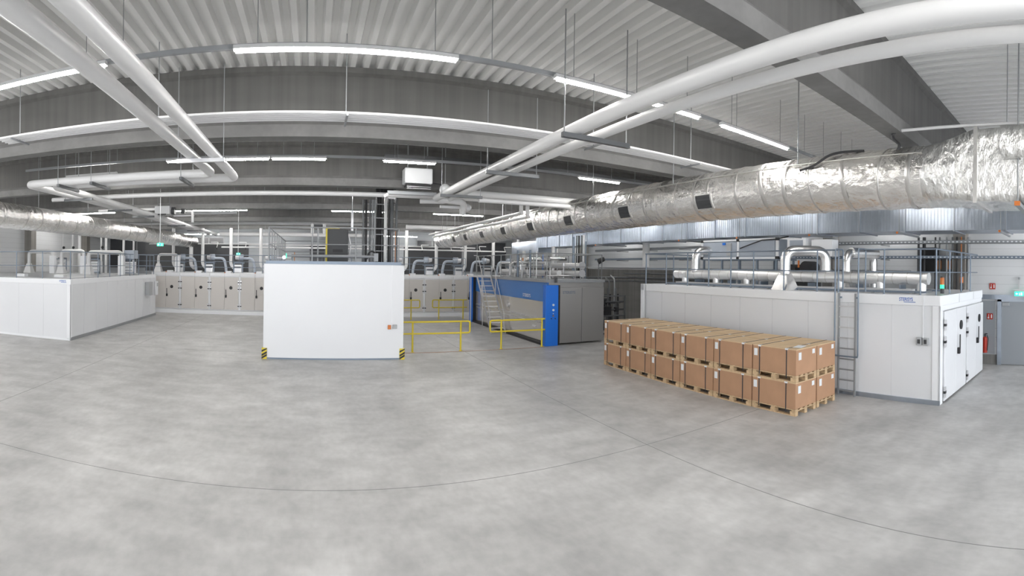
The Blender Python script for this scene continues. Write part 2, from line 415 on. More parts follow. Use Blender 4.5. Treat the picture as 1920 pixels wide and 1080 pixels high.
DX, DZ, DR = 8.0, CAMZ + 1.63, .528
t = thing('ventilation_duct', 'huge round foil wrapped duct with dark grilles running down the right side', 'duct', (DX, 16, DZ - DR))
rnd = random.Random(3)
mb = MB(); crumpled(mb, DX, DZ, DR, 2.55, 29.4, 56, .11, .006, rnd); mb.build('duct_body', 'foil', t)
# domed far end
mb = MB(); mb.ball((DX, 29.4, DZ), DR, 0, 28); mb.build('end_cap', 'foil', t)
mb = MB(); y = 2.8
while y < 29:
    ring(mb, (DX, DZ), DR + .004, y, rnd.choice((.02, .03, .045)), .007, 0, 40, rnd.uniform(-.05, .12)); y += rnd.uniform(.35, .75)
mb.cyl((DX - DR * .82, 2.6, DZ + DR * .62), (DX - DR * .82, 29, DZ + DR * .62), .012, 6)
tag(mb.build('tape_seam', 'seamtape', t), 'narrow foil tape bands around the duct', kind='stuff')
for Y in (7.35, 10.2, 13.1, 15.8, 18.35, 20.9, 23.3, 25.3):
    # grille set into the lower front quarter
    g = MB(); fr = MB(); a0, a1 = PI + .08, PI + .62
    for A, B, mbx, rr, hw in ((a0, a1, g, DR + .014, .21), (a0 - .05, a1 + .05, fr, DR + .008, .25)):
        seg = 6; vs = []
        for k in range(seg + 1):
            a = A + (B - A) * k / seg
            for q in (rr, DR - .03):
                for yy in (Y - hw, Y + hw): vs.append((DX + q * math.cos(a), yy, DZ + q * math.sin(a)))
        fs = []
        for k in range(seg): b = k * 4; fs += [(b, b + 1, b + 5, b + 4), (b, b + 4, b + 6, b + 2), (b + 1, b + 3, b + 7, b + 5)]
        fs += [(0, 2, 3, 1), (seg * 4, seg * 4 + 1, seg * 4 + 3, seg * 4 + 2)]
        mbx._add(vs, fs)
    f = fr.build('grille_frame', 'seamtape', t)
    for k in range(4):
        a = a0 + (a1 - a0) * (k + .5) / 4; g.box(DX + (DR + .022) * math.cos(a) - .004, DX + (DR + .014) * math.cos(a), Y - .2, Y + .2, DZ + DR * math.sin(a) - .008, DZ + DR * math.sin(a) + .008)
    g.build('grille', 'charcoal', f)
# hanging rods with a small foil saddle
for Y in (5.0, 8.4, 11.8, 15.2, 18.6, 22.0, 25.4):
    MB().cyl((DX - DR * .8, Y, DZ + DR * .6), (DX - DR * .8, Y, ZC), .012, 6).build('hanger_rod', 'midsteel', t)
# rectangular, heavily crumpled near end that carries on to the right past the camera
t2 = thing('duct_plenum', 'crumpled foil wrapped rectangular duct section joined to the near end of the round duct', 'duct', (8.2, 0, 4.3))
def crumplebox(mb, x0, x1, y0, y1, z0, z1, step, amp, rnd, y0s=None):
    """Rectangular duct along Y with a dented surface."""
    def loop(y, f):
        xa, xb, za, zb = x0, x1, z0, z1
        pts = []
        nz = max(2, int((zb - za) / step)); nx = max(2, int((xb - xa) / step))
        for i in range(nz): pts.append((xa, zb - (zb - za) * i / nz, 0))
        for i in range(nx): pts.append((xa + (xb - xa) * i / nx, za, 1))
        for i in range(nz): pts.append((xb, za + (zb - za) * i / nz, 0))
        for i in range(nx): pts.append((xb - (xb - xa) * i / nx, zb, 1))
        return [(p[0] + (rnd.uniform(-amp, amp) if p[2] == 0 else 0), y + rnd.uniform(-amp, amp), p[1] + (rnd.uniform(-amp, amp) if p[2] else rnd.uniform(-amp, amp) * .3)) for p in pts]
    n = int((y1 - y0) / step); rings = [loop(y0 + (y1 - y0) * i / n, 0) for i in range(n + 1)]; s = len(rings[0])
    vs = [p for R in rings for p in R]
    mb._add(vs, [(i * s + k, i * s + (k + 1) % s, (i + 1) * s + (k + 1) % s, (i + 1) * s + k) for i in range(n) for k in range(s)], 0, True)
    mb._add(rings[0], [tuple(reversed(range(s)))]); mb._add(rings[-1], [tuple(range(s))])
mb = MB(); crumplebox(mb, 7.5, 8.8, -3.0, 1.75, 4.22, 5.36, .14, .022, random.Random(5)); mb.build('duct_body', 'foilrough', t2)
mb = MB(); crumplebox(mb, 7.32, 7.5, -3.0, 1.25, 4.85, 5.34, .14, .02, random.Random(6)); mb.build('insulation_pad', 'foilrough', t2)
# transition from round to rectangular
mb = MB(); seg = 40; A = []; B = []; rnd2 = random.Random(8)
for st in range(7):
    f = st / 6
    for k in range(seg):
        a = 2 * PI * k / seg; ca, sa = math.cos(a), math.sin(a)
        q = 1 / max(abs(ca), abs(sa)); bx, bz = 8.15 + .64 * ca * q, 4.79 + .56 * sa * q
        cx, cz = DX + DR * ca, DZ + DR * sa; j = rnd2.uniform(-.012, .012) if 0 < st < 6 else 0
        A.append((cx * (1 - f) + bx * f + j, 2.6 - .87 * f, cz * (1 - f) + bz * f + j))
mb._add(A, [(i * seg + k, i * seg + (k + 1) % seg, (i + 1) * seg + (k + 1) % seg, (i + 1) * seg + k) for i in range(6) for k in range(seg)], 0, True)
mb.build('transition_piece', 'foilrough', t2)
for y in (1.68, .75): MB().box(7.47, 8.83, y - .03, y + .03, 4.19, 5.39).build('tape_seam', 'seamtape', t2)
MB().cyl((7.44, 1.0, 4.18), (7.44, 1.0, ZC), .012, 6).build('hanger_rod', 'midsteel', t2)
br = MB().box(7.4, 9.0, .96, 1.04, 4.13, 4.19).build('support_rail', 'midsteel', t2)
MB().box(7.385, 7.40, .955, 1.045, 4.125, 4.195).build('end_plug', 'orange', br)

# left round duct, running slightly askew to the hall's axis
LZ, LR, LYAW = CAMZ + 1.43, .40, -.048
t = thing('ventilation_duct', 'round foil wrapped duct running down the left side above the white chamber', 'duct', (-9.0, 12.8, 0), LYAW)
class LMB(MB):
    """Mesh builder working in the parent's own frame."""
    def build(s, name, mats, parent=None, bevel=0):
        o = MB.build(s, name, mats, None, bevel)
        if parent is not None: o.parent = parent
        return o
mb = LMB(); crumpled(mb, 0, LZ, LR, -9.5, 19.6, 48, .13, .004, rnd); mb.build('duct_body', 'foil', t)
mb = LMB(); mb.ball((0, 19.6, LZ), LR, 0, 26); mb.build('end_cap', 'foil', t)
mb = LMB(); y = -9
while y < 18.6: ring(mb, (0, LZ), LR + .003, y, .03, .006, 0, 40, .03); y += rnd.uniform(.8, 1.3)
tag(mb.build('tape_seam', 'seamtape', t), 'narrow foil tape bands around the duct', kind='stuff')
for Y in (-6, -2, 1.5, 5, 8.5, 12, 15.5):
    LMB().cyl((0, Y, LZ + LR - .01), (0, Y, ZC), .01, 6).build('hanger_rod', 'midsteel', t)
tag(LMB().tube([(0, 19.3, LZ - .25), (0, 19.3, 2.95), (.3, 19.1, 2.75)], .13, 14, 0, .3).build('drop_pipe', 'pipe', t), 'white vertical pipe dropping from the duct end')

# rectangular galvanized duct along the right wall
t = thing('rectangular_duct', 'long rectangular galvanized duct along the right wall under the round foil duct', 'duct', (14, 14, 4.28))
rnd = random.Random(11); y = -2.3; k = 0
while y < 27:
    y1 = y + 1.47; dx = rnd.uniform(-.012, .012)
    mb = MB().box(13.3 + dx, 14.6, y + .01, y1 - .01, 4.28, 5.25)
    q = y + .09
    while q < y1 - .05: mb.box(13.288 + dx, 13.3 + dx, q, q + .012, 4.285, 5.245); q += .098
    mb.build('duct_segment', 'galv', t)
    MB().box(13.26, 14.62, y - .02, y + .02, 4.25, 5.28).build('flange', 'galvrib', t)
    y = y1; k += 1
for Y in (2.14, 5.07, 8.0, 10.95, 13.9, 19.8):
    s_ = MB().box(12.95, 14.8, Y + .06, Y + .11, 4.19, 4.24).build('support_rail', 'midsteel', t)
    MB().cyl((13.1, Y + .085, 4.2), (13.1, Y + .085, ZC), .009, 6).build('hanger_rod', 'midsteel', s_)
    MB().box(12.93, 12.95, Y + .055, Y + .115, 4.185, 4.245).build('end_plug', 'orange', s_)
MB().cyl((14.0, 17.3, 3.2), (14.0, 17.3, 4.3), .16, 14).build('branch_pipe', 'pipe', t)
MB().box(13.35, 14.6, 26.9, 31.0, 4.0, 4.75).build('duct_segment', 'galv', t)

# ------------------------------------------------------------------ overhead white pipes
HZ = CAMZ + 2.0
def bracket(root, p0, p1, rods, drop=.04, m='darksteel', w=.07):
    mb = MB().bar(p0, p1, w, w)
    b_ = mb.build('pipe_bracket', m, root)
    for r_ in rods: MB().cyl(r_, (r_[0], r_[1], ZC), .009, 6).build('hanger_rod', 'midsteel', b_)
    return b_
# left pair
t = thing('overhead_pipe_pair', 'two white pipes overhead that come from above and turn left before the beams', 'pipe', (-2, 9, HZ))
MB().tube([(-2.25, -3, HZ), (-2.25, 10.75, HZ), (-7.05, 10.75, HZ), (-7.05, 33, HZ)], .098, 18, 0, .22).build('pipe', 'pipe', t)
MB().tube([(-1.82, -3, HZ), (-1.82, 11.35, HZ), (-6.6, 11.35, HZ), (-6.6, 33.4, HZ - .02)], .098, 18, 0, .2).build('pipe', 'pipe', t)
bracket(t, (-2.5, 8.75, HZ - .13), (-1.6, 8.75, HZ - .13), [(-2.47, 8.75, HZ - .15), (-1.62, 8.75, HZ - .15)], m='alu')
for X in (-2.9, -5.1, -6.0):
    bracket(t, (X, 10.5, HZ - .13), (X, 11.6, HZ - .13), [(X, 10.5, HZ - .15), (X, 11.6, HZ - .15)])
for Y in (13.2, 16.5, 19, 24, 28):
    bracket(t, (-7.3, Y, HZ - .13), (-6.35, Y, HZ - .13), [(-7.28, Y, HZ - .15)])
# right pair
t = thing('overhead_pipe_pair', 'two thick white pipes slanting overhead beside the heater towards the round duct', 'pipe', (4, 8, HZ))
MB().tube([(3.6, -4, HZ), (3.6, 14.2, HZ), (4.55, 14.25, HZ - .05), (4.6, 14.6, HZ - .35)], .10, 18, 0, .2).build('pipe', 'pipe', t)
MB().tube([(4.05, -4, HZ), (4.05, 14.7, HZ), (3.3, 14.9, HZ)], .07, 18, 0, .2).build('pipe', 'pipe', t)
for Y, rr in ((5.95, 1), (9.0, 1), (12.4, 1)):
    bracket(t, (3.3, Y, HZ - .15), (4.45, Y, HZ - .15), [(3.33, Y, HZ - .15), (4.4, Y, HZ - .15)])
# long cross pipe
def wpipe(pts, r, label, name='overhead_pipe', m='pipe', bend=None, hang=None, grp=None, cat='pipe'):
    t_ = thing(name, label, cat, (pts[0][0], pts[0][1], pts[0][2]), 0, grp)
    MB().tube(pts, r, 14, 0, bend).build('pipe', m, t_)
    if hang:
        for p in hang: MB().cyl(p, (p[0], p[1], ZC + .112), .008, 5).build('hanger_rod', 'midsteel', t_)
    return t_
wpipe([(-8.9, 15.2, CAMZ + 2.2), (9.2, 15.2, CAMZ + 2.2)], .075, 'long white pipe crossing the hall below the second beam', hang=[(-6, 15.2, 5.3), (-1.5, 15.2, 5.3), (3.2, 15.2, 5.3)])
wpipe([(4.4, 13.6, CAMZ + 2.1), (9.6, 13.6, CAMZ + 2.1)], .12, 'thick white pipe behind the slanting pair running right to the foil duct')
wpipe([(4.6, 13.1, CAMZ + 1.88), (9.6, 13.1, CAMZ + 1.88)], .07, 'thinner white pipe under the thick one running right to the foil duct')
wpipe([(5.2, 26.9, CAMZ + 2.15), (12, 26.9, CAMZ + 2.15)], .13, 'warm white pipe along the fourth beam right of the vertical cables')
wpipe([(-13, 29.1, CAMZ + 2.42), (3.4, 29.1, CAMZ + 2.42)], .10, 'bright white pipe under the roof above the rear doors')
wpipe([(-6.4, 33.4, CAMZ + 2.0), (4.6, 33.4, CAMZ + 2.0)], .13, 'wide white header pipe above the rear chambers, left and middle')
wpipe([(-12, 34.8, CAMZ + 1.35), (12, 34.8, CAMZ + 1.35)], .06, 'thin white pipe along the whole rear wall below the header', hang=[(-8, 34.8, 4.5), (2, 34.8, 4.5), (9, 34.8, 4.5)])
wpipe([(-5.8, 31.0, CAMZ + 1.02), (12.9, 31.0, CAMZ + 1.02)], .045, 'thin pale pipe running in front of the vertical rear pipes', hang=[(-3, 31.0, 4.15), (4.5, 31, 4.15)])
for i, (a, b, Y, dz) in enumerate(((-7.5, -3.5, 22.5, 2.34), (-9.4, -6.0, 20.2, 2.3))):
    wpipe([(a, Y, CAMZ + dz), (b, Y, CAMZ + dz)], .06, ('short white pipe under the roof left of the grey heater', 'short white pipe under the roof above the left duct')[i])
wpipe([(7.05, 15.6, CAMZ + 2.3), (7.05, 15.6, CAMZ + 1.9)], .07, 'left of two short white pipes dropping onto the top of the foil duct', grp=None, hang=[(7.05, 15.6, 5.3)])
wpipe([(7.3, 15.6, CAMZ + 2.3), (7.3, 15.6, CAMZ + 1.78)], .07, 'right of two short white pipes dropping onto the top of the foil duct', hang=[(7.3, 15.6, 5.3)])
wpipe([(7.05, 15.5, CAMZ + 1.88), (7.05, 29, CAMZ + 1.88)], .06, 'upper slim white pipe running above the far end of the foil duct', hang=[(7.05, y, 5.0) for y in (17, 20, 23, 26)])
wpipe([(7.3, 15.5, CAMZ + 1.76), (7.3, 29, CAMZ + 1.76)], .06, 'lower slim white pipe running above the far end of the foil duct', hang=[(7.3, y, 4.9) for y in (17, 20, 23, 26)])
# bundle of slim conduits in front of the first beam
t = thing('conduit_bundle', 'flat bundle of five bright slim conduits hung in front of the nearest beam', 'conduit', (0, 7.6, CAMZ + 2.3))
for i in range(5): MB().cyl((-5.6, 7.42 + i * .105, CAMZ + 2.3), (8.9, 7.42 + i * .105, CAMZ + 2.3), .02, 8).build('conduit', 'pipe', t)
for X in (-5.2, -2.5, .5, 4.9, 7.4): bracket(t, (X, 7.35, CAMZ + 2.25), (X, 7.95, CAMZ + 2.25), [(X, 7.65, CAMZ + 2.25)], w=.03, m='midsteel')
# thin cable trays near the roof
tag(MB().box(1.9, 15.8, 13.1, 13.45, CAMZ + 2.9, CAMZ + 2.97).box(1.9, 15.8, 13.08, 13.1, CAMZ + 2.9, CAMZ + 3.0).build('cable_tray', 'charcoal'), 'black cable tray under the roof behind the heater and slanting pipes', 'cable tray')
tag(MB().box(-9, 2.0, 14.5, 14.6, CAMZ + 3.38, CAMZ + 3.42).build('cable_tray', 'midsteel'), 'thin grey cable tray along the top of the second beam', 'cable tray')

# ------------------------------------------------------------------ railings
def railing(label, corners, z0, h=1.1, spacing=1.2, mids=(.55,), r=.021, m='steel', group=None, toe=False, name='guard_railing', closed_ends=False, posts=None, ext=0.0):
    t_ = thing(name, label, 'railing', (corners[0][0], corners[0][1], z0), 0, group)
    C = [Vector((c[0], c[1], z0)) for c in corners]
    MB().tube([c + Vector((0, 0, h)) for c in C], r, 8, 0, .06).build('top_rail', m, t_)
    for q in mids: MB().tube([c + Vector((0, 0, q)) for c in C], r * .7, 8, 0, .06).build('middle_rail', m, t_)
    if toe:
        mt = MB()
        for a, b in zip(C[:-1], C[1:]): mt.bar(a + Vector((0, 0, .06)), b + Vector((0, 0, .06)), .01, .1)
        mt.build('toe_board', m, t_)
    pp = posts
    if pp is None:
        pp = []
        for a, b in zip(C[:-1], C[1:]):
            n_ = max(1, round((b - a).length / spacing))
            for i in range(n_): pp.append(a + (b - a) * (i / n_))
        pp.append(C[-1])
    for p in pp:
        p = Vector((p[0], p[1], z0)); MB().cyl(p + Vector((0, 0, -ext)), p + Vector((0, 0, h)), r, 8).build('post', m, t_)
    return t_

# ------------------------------------------------------------------ insulated chamber on the right
YAW = -math.radians(1.5)
RC = thing('process_chamber', 'long white insulated chamber on the right behind the stacked cartons', 'chamber', (10.95, 3.26, 0), YAW)
Mr = Matrix.Translation((10.95, 3.26, 0)) @ Matrix.Rotation(YAW, 4, 'Z')
def rc(x, y, z): return Mr @ Vector((x, y, z))
L_, W_, H_ = 10.9, 4.25, 2.55
LMB().box(.03, W_, .06, L_, .05, H_ - .24).build('body', 'white', RC, .01)
LMB().box(0, W_ + .02, 0, L_ + .02, H_ - .24, H_).build('roof_cap', 'trimwhite', RC, .01)
y = 1.24
while y < L_ - .3: LMB().box(.024, .03, y - .006, y + .006, .12, H_ - .24).build('panel_joint', 'seam', RC); y += 1.21
LMB().box(-.01, .03, .0, L_, 0, .11).build('skirting', 'galv', RC)
LMB().box(.0, .22, 0, .06, 0, H_ - .24).box(0, .03, 0, .2, 0, H_ - .24).build('corner_post', 'trimwhite', RC, .008)
LMB().box(.0, .03, L_ - .16, L_ + .01, .1, H_).build('corner_post', 'trimwhite', RC, .008)
LMB().box(.2, W_, .02, .06, 2.19, H_ - .24).build('door_head', 'trimwhite', RC)
for y0, y1 in ((.75, 1.95), (2.6, 3.1)):
    pass
def leaf(par, x0, x1, z0, z1, y, hinge_side, handle=None, M=LMB, mat_='white', port=True):
    """Insulated door leaf facing -Y, with hinges, black lever and round black vent."""
    d = M().box(x0, x1, y - .05, y, z0, z1).build('door', mat_, par, .012)
    hx = x0 if hinge_side < 0 else x1
    if hinge_side:
        for hz in (z0 + .22, z1 - .72, z1 - .32):
            h_ = M().box(hx - .045, hx + .045, y - .085, y - .045, hz - .13, hz + .13, 0).build('hinge', 'alu', d, .006)
            M().box(hx - .047, hx + .047, y - .09, y - .04, hz - .03, hz + .03).build('hinge_pin', 'black', h_)
    if handle is not None:
        hb = M().box(handle - .05, handle + .05, y - .12, y - .05, 1.0, 1.16)
        hb.box(handle - .018, handle + .018, y - .13, y - .10, 1.1, 1.5); hb.build('handle', 'black', d, .01)
        if port: M().cyl((handle + .28, y - .075, 1.72), (handle + .28, y - .048, 1.72), .12, 24).build('round_vent', 'black', d)
    return d
for a in (.26, 2.3):
    leaf(RC, a, a + .97, .04, 2.17, .02, -1)
    leaf(RC, a + .98, a + 1.95, .04, 2.17, .02, 0, a + 1.12)
for a in (1.6, 3.1): LMB().box(a - .006, a + .006, -.004, .0, H_ - .235, H_ - .01).build('cap_joint', 'midsteel', RC)
# sign, sockets
sg = LMB().box(-.006, .0, .75, 2.0, H_ - .235, H_ - .015).build('sign_plate', 'trimwhite', RC, 0)
def rtext(txt, size, y, z, xx=-.008, name='lettering', m='logoblue', par=None):
    mb = text_mb(txt, size, (xx, y, z), (0, -1, 0), (0, 0, 1), depth=.001, wide=.78)
    l = LMB(); l.v, l.f, l.mi, l.sm = mb.v, mb.f, mb.mi, mb.sm
    return l.build(name, m, par)
rtext('STERISYS', .115, 1.04, H_ - .14, par=sg)
LMB().box(-.009, -.006, .62, .92, H_ - .175, H_ - .162).build('lettering_underline', 'logoblue', sg)
for yy in (.42,):
    LMB().box(-.012, .0, yy - .012, yy + .012, 1.55, H_ - .02).build('cable_duct', 'trimwhite', RC)
    for q in (-.07, .09):
        s_ = LMB().box(-.06, .025, yy + q - .065, yy + q + .065, 1.38, 1.56).build('socket', 'greyplastic', RC, .01)
        LMB().box(-.066, -.06, yy + q - .035, yy + q + .035, 1.42, 1.52).build('socket_lid', 'charcoal', s_)
LMB().box(-.012, .0, L_ - .32, L_ - .29, 1.3, H_ - .02).build('cable_duct', 'greyplastic', RC)
s_ = LMB().box(-.07, .025, L_ - .45, L_ - .22, 1.1, 1.32).build('socket', 'greyplastic', RC, .01)
LMB().box(-.076, -.07, L_ - .38, L_ - .29, 1.15, 1.27).build('socket_lid', 'charcoal', s_)

# ladder with guard hoops
lad = thing('access_ladder', 'grey steel ladder with side guard hoops up the right white chamber', 'ladder', rc(-.12, 2.4, 0), YAW)
def ladder_local(par, x, y0, y1, ztop):
    for yy in (y0, y1): LMB().box(x - .025, x + .025, yy - .02, yy + .02, 0, ztop).build('stile', 'midsteel', par)
    z = .12
    while z < ztop - .1: LMB().box(x - .018, x + .018, y0, y1, z - .014, z + .014).build('rung', 'alu' if z > 1.3 else 'midsteel', par); z += .262
ladder_local(lad, 0, -.235, .235, 2.55)
for s_ in (-1, 1):
    yy = s_ * .33
    LMB().tube([(.35, yy, 2.6), (.35, yy, 3.66), (-.04, yy, 3.66), (-.04, yy, .98), (.0, s_ * .22, .98)], .021, 8, 0, .07).build('guard_hoop', 'steel', lad)
LMB().tube([(-.04, -.33, .98), (-.04, .33, .98)], .018, 8).build('cross_bar', 'steel', lad)
for s_ in (-1, 1): LMB().box(-.02, .14, s_ * .235 - .02, s_ * .235 + .02, 2.42, 2.46).build('wall_bracket', 'steel', lad)

# railing on the roof of the chamber
def rcl(pts): return [tuple(rc(x, y, 0))[:2] for x, y in pts]
railing('blue grey roof railing of the right chamber left of its ladder', rcl([(.12, L_ - .1), (.12, 2.76)]), H_, posts=[rc(.12, q, 0) for q in (10.75, 9.6, 8.5, 7.5, 6.55, 5.65, 4.55, 3.45, 2.8)])
railing('blue grey roof railing of the right chamber right of its ladder', rcl([(.12, 2.04), (.12, .15), (W_ - .1, .15)]), H_, posts=[rc(a, b, 0) for a, b in ((.12, 1.5), (.12, .55), (.12, .15), (1.2, .15), (2.3, .15), (3.3, .15))])
railing('roof railing across the far end of the right chamber', rcl([(.15, L_ - .1), (W_ - .1, L_ - .1)]), H_, spacing=1.4)

# ------------------------------------------------------------------ ducts and plant on the right chamber's roof
t = thing('header_duct', 'horizontal silver header duct lying along the roof of the right chamber', 'duct', rc(1.3, 5, 2.6), YAW)
def LT(root_pt):   # local builder factory around a roof point
    return root_pt
class RMB(LMB):
    """Builds in the chamber frame but parents to a thing placed inside it."""
    def build(s, name, mats, parent=None, bevel=0):
        s.v = [tuple(Mr @ Vector(p)) for p in s.v]
        return MB.build(s, name, mats, parent, bevel)
RMB().tube([(1.3, .75, 2.93), (1.3, 10.35, 2.93)], .165, 22).build('duct_body', 'cladsoft', t)
b_ = RMB().ball((1.3, 10.35, 2.93), .165, 0, 18); b_.build('end_cap', 'cladsoft', t)
for y in (.95, 2.15, 3.4, 5.6, 6.9, 8.3, 9.9):
    RMB().cyl((1.3, y, 2.9), (1.3, y, 2.55), .13, 16).build('branch_pipe', 'cladsoft', t)
for y in (1.5, 2.8, 4.4, 6.2, 7.6, 9.2):
    RMB().box(1.12, 1.5, y - .02, y + .02, 2.55, 2.75).build('support', 'steel', t)
rnd = random.Random(21); mb = RMB(); y = .9
tilt = 0
while y < 10.3:
    vs = []
    for yy, rr in ((y - .012, .165), (y, .172), (y + .012, .165)):
        for k in range(24): a = 2 * PI * k / 24; vs.append((1.3 + rr * math.cos(a), yy, 2.93 + rr * math.sin(a)))
    mb._add(vs, [(i * 24 + k, i * 24 + (k + 1) % 24, (i + 1) * 24 + (k + 1) % 24, (i + 1) * 24 + k) for i in range(2) for k in range(24)], 0, True); y += .42
tag(mb.build('clamp_band', 'seamtape', t), kind='stuff')
t = thing('roof_rail_frame', 'low steel frame and cable channel on the right chamber roof under the header duct', 'frame', rc(.8, 5, 2.55), YAW)
RMB().box(.62, .70, .6, 10.2, 2.57, 2.62).box(2.0, 2.06, .6, 10.2, 2.57, 2.62).build('rail', 'steel', t)
for i in range(9): RMB().box(.62, 2.06, .9 + i * 1.15, .96 + i * 1.15, 2.55, 2.6).build('cross_member', 'midsteel', t)
RMB().box(.74, .95, 1.0, 9.8, 2.55, 2.66).build('cable_channel', 'alu', t)

def hood(root, cx, cy, s0, s1, z0, z1, name='hood', m='clad', fr=rc):
    h0, h1 = s0 / 2, s1 / 2
    mb = MB(); B = [fr(cx + a * h0, cy + b * h0, z0) for a, b in ((-1, -1), (1, -1), (1, 1), (-1, 1))]
    T = [fr(cx + a * h1, cy + b * h1, z1) for a, b in ((-1, -1), (1, -1), (1, 1), (-1, 1))]
    mb.hexa(B, T); return mb.build(name, m, root)
t = thing('duct_arch', 'tall silver duct arch rising from a tapered hood at the front roof edge', 'duct', rc(.4, 4.72, 2.55), YAW)
hood(t, .42, 4.72, .58, .26, 2.55, 3.02)
RMB().tube([(.42, 4.72, 3.0), (.42, 4.72, 3.68), (1.45, 4.0, 3.68), (1.45, 4.0, 3.0)], .15, 20, 0, .34).build('duct_body', 'clad', t)
t = thing('duct_arch', 'second silver duct arch behind the tall one, bending towards the wall', 'duct', rc(1.85, 3.6, 2.55), YAW)
hood(t, 1.9, 3.55, .6, .26, 2.55, 2.9)
RMB().tube([(1.9, 3.55, 2.88), (1.9, 3.55, 3.66), (3.3, 3.35, 3.66), (3.3, 3.35, 2.6)], .13, 18, 0, .3).build('duct_body', 'clad', t)
RMB().cyl((2.1, 3.5, 3.66), (3.2, 3.2, 3.66), .16, 18).build('cladding_sleeve', 'clad', t)
t = thing('duct_riser', 'silver duct elbow rising from the header to the left end of the air handler', 'duct', rc(1.3, 9.0, 3), YAW)
RMB().tube([(1.3, 9.35, 2.95), (1.3, 9.35, 3.8), (2.15, 9.1, 3.8)], .155, 20, 0, .36).build('duct_body', 'clad', t)
# air handler
t = thing('air_handling_unit', 'pale blue grey air handling unit on a steel stand above the right chamber', 'air handler', (13.5, 11, 2.55), YAW)
mb = MB().box(13.02, 14.1, 9.35, 12.75, 3.52, 4.14); mb.build('casing', 'ahu', t, .01)
for y0, y1 in ((9.45, 10.95), (11.1, 12.65)):
    MB().box(13.0, 13.03, y0, y1, 3.58, 4.08).build('access_panel', 'ahu', t, .008)
for y in (9.35, 11.02, 12.75): MB().box(12.99, 13.05, y - .045, y + .045, 3.50, 4.16).build('frame_post', 'trimwhite', t)
MB().box(12.985, 13.05, 9.3, 12.8, 3.48, 3.54).build('frame_rail', 'trimwhite', t); MB().box(12.985, 13.05, 9.3, 12.8, 4.11, 4.17).build('frame_rail', 'trimwhite', t)
for y in (9.35, 11.02, 12.75):
    for z in (3.52, 4.13): MB().box(12.97, 13.06, y - .055, y + .055, z - .045, z + .045).build('corner_piece', 'black', t)
MB().box(12.96, 13.0, 11.6, 11.72, 3.98, 4.06).build('blue_label', 'blue', t)
MB().box(12.94, 13.0, 11.3, 11.5, 3.6, 4.04).build('switch_box', 'greyplastic', t)
for y in (9.4, 10.2, 11.0, 11.8, 12.7):
    for x in (13.05, 14.05): MB().box(x - .03, x + .03, y - .03, y + .03, 2.6, 3.5).build('leg', 'steel', t)
MB().box(13.0, 14.1, 9.3, 12.8, 3.44, 3.49).build('base_frame', 'steel', t); MB().box(13.02, 13.08, 9.3, 12.8, 2.95, 3.0).build('cross_member', 'steel', t)
MB().tube([(12.97, 10.9, 3.85), (12.93, 10.5, 3.95), (12.9, 9.9, 4.1), (12.9, 9.3, 4.12), (13.0, 8.9, 4.2)], .022, 8).build('black_hose', 'cable', t)
def cabinet(label, X0, X1, Y0, Y1, Z0, Z1, m='trimwhite', name='electrical_cabinet', win=True):
    t_ = thing(name, label, 'cabinet', ((X0 + X1) / 2, (Y0 + Y1) / 2, Z0))
    MB().box(X0, X1, Y0, Y1, Z0, Z1).build('casing', m, t_, .01)
    if win: MB().box(X0 - .006, X0, Y0 + .1, Y1 - .1, Z0 + .06, Z1 - .05).build('door_panel', 'ahu', t_)
    return t_
cabinet('white cabinet with blue edged front above the tall duct arch', 13.0, 13.5, 8.25, 8.95, 3.72, 4.12)
cabinet('plain white cabinet right of the blue edged cabinet', 13.1, 13.5, 7.35, 8.1, 3.55, 4.08, win=False)
t = thing('fan_unit', 'black fan motors with orange valve handles seen under the tall duct arch', 'fan', (12.9, 8.3, 2.55))
MB().box(12.8, 13.4, 7.9, 8.9, 2.56, 3.0).build('base_box', 'charcoal', t, .02); MB().cyl((12.75, 8.1, 3.2), (13.3, 8.1, 3.2), .2, 20).build('motor', 'black', t)
MB().cyl((12.75, 8.62, 3.15), (13.3, 8.62, 3.15), .15, 20).build('motor', 'black', t)
MB().box(12.7, 12.74, 8.3, 8.34, 3.2, 3.42).build('valve_handle', 'orange', t); MB().box(12.7, 12.74, 8.66, 8.7, 3.2, 3.4).build('valve_handle', 'orange', t)
for i, (x, y, top) in enumerate(((.6, .35, 'g'), (3.0, .5, 'o'))):
    t = thing('signal_lamp', ('small stack lamp with lit green segment at the right chamber roof corner', 'small orange and black stack lamp further along the right chamber roof edge')[i], 'lamp', rc(x + .6, y, 2.55), YAW)
    RMB().cyl((x + .6, y, 2.55), (x + .6, y, 2.68), .05, 12).build('base', 'charcoal', t)
    RMB().cyl((x + .6, y, 2.68), (x + .6, y, 2.78), .055, 14).build('lens', 'greenglow' if i == 0 else 'black', t)
    RMB().cyl((x + .6, y, 2.78), (x + .6, y, 2.96), .055, 14).build('lens', 'orange', t)
    RMB().cyl((x + .6, y, 2.96), (x + .6, y, 2.99), .05, 14).build('cap', 'charcoal', t)

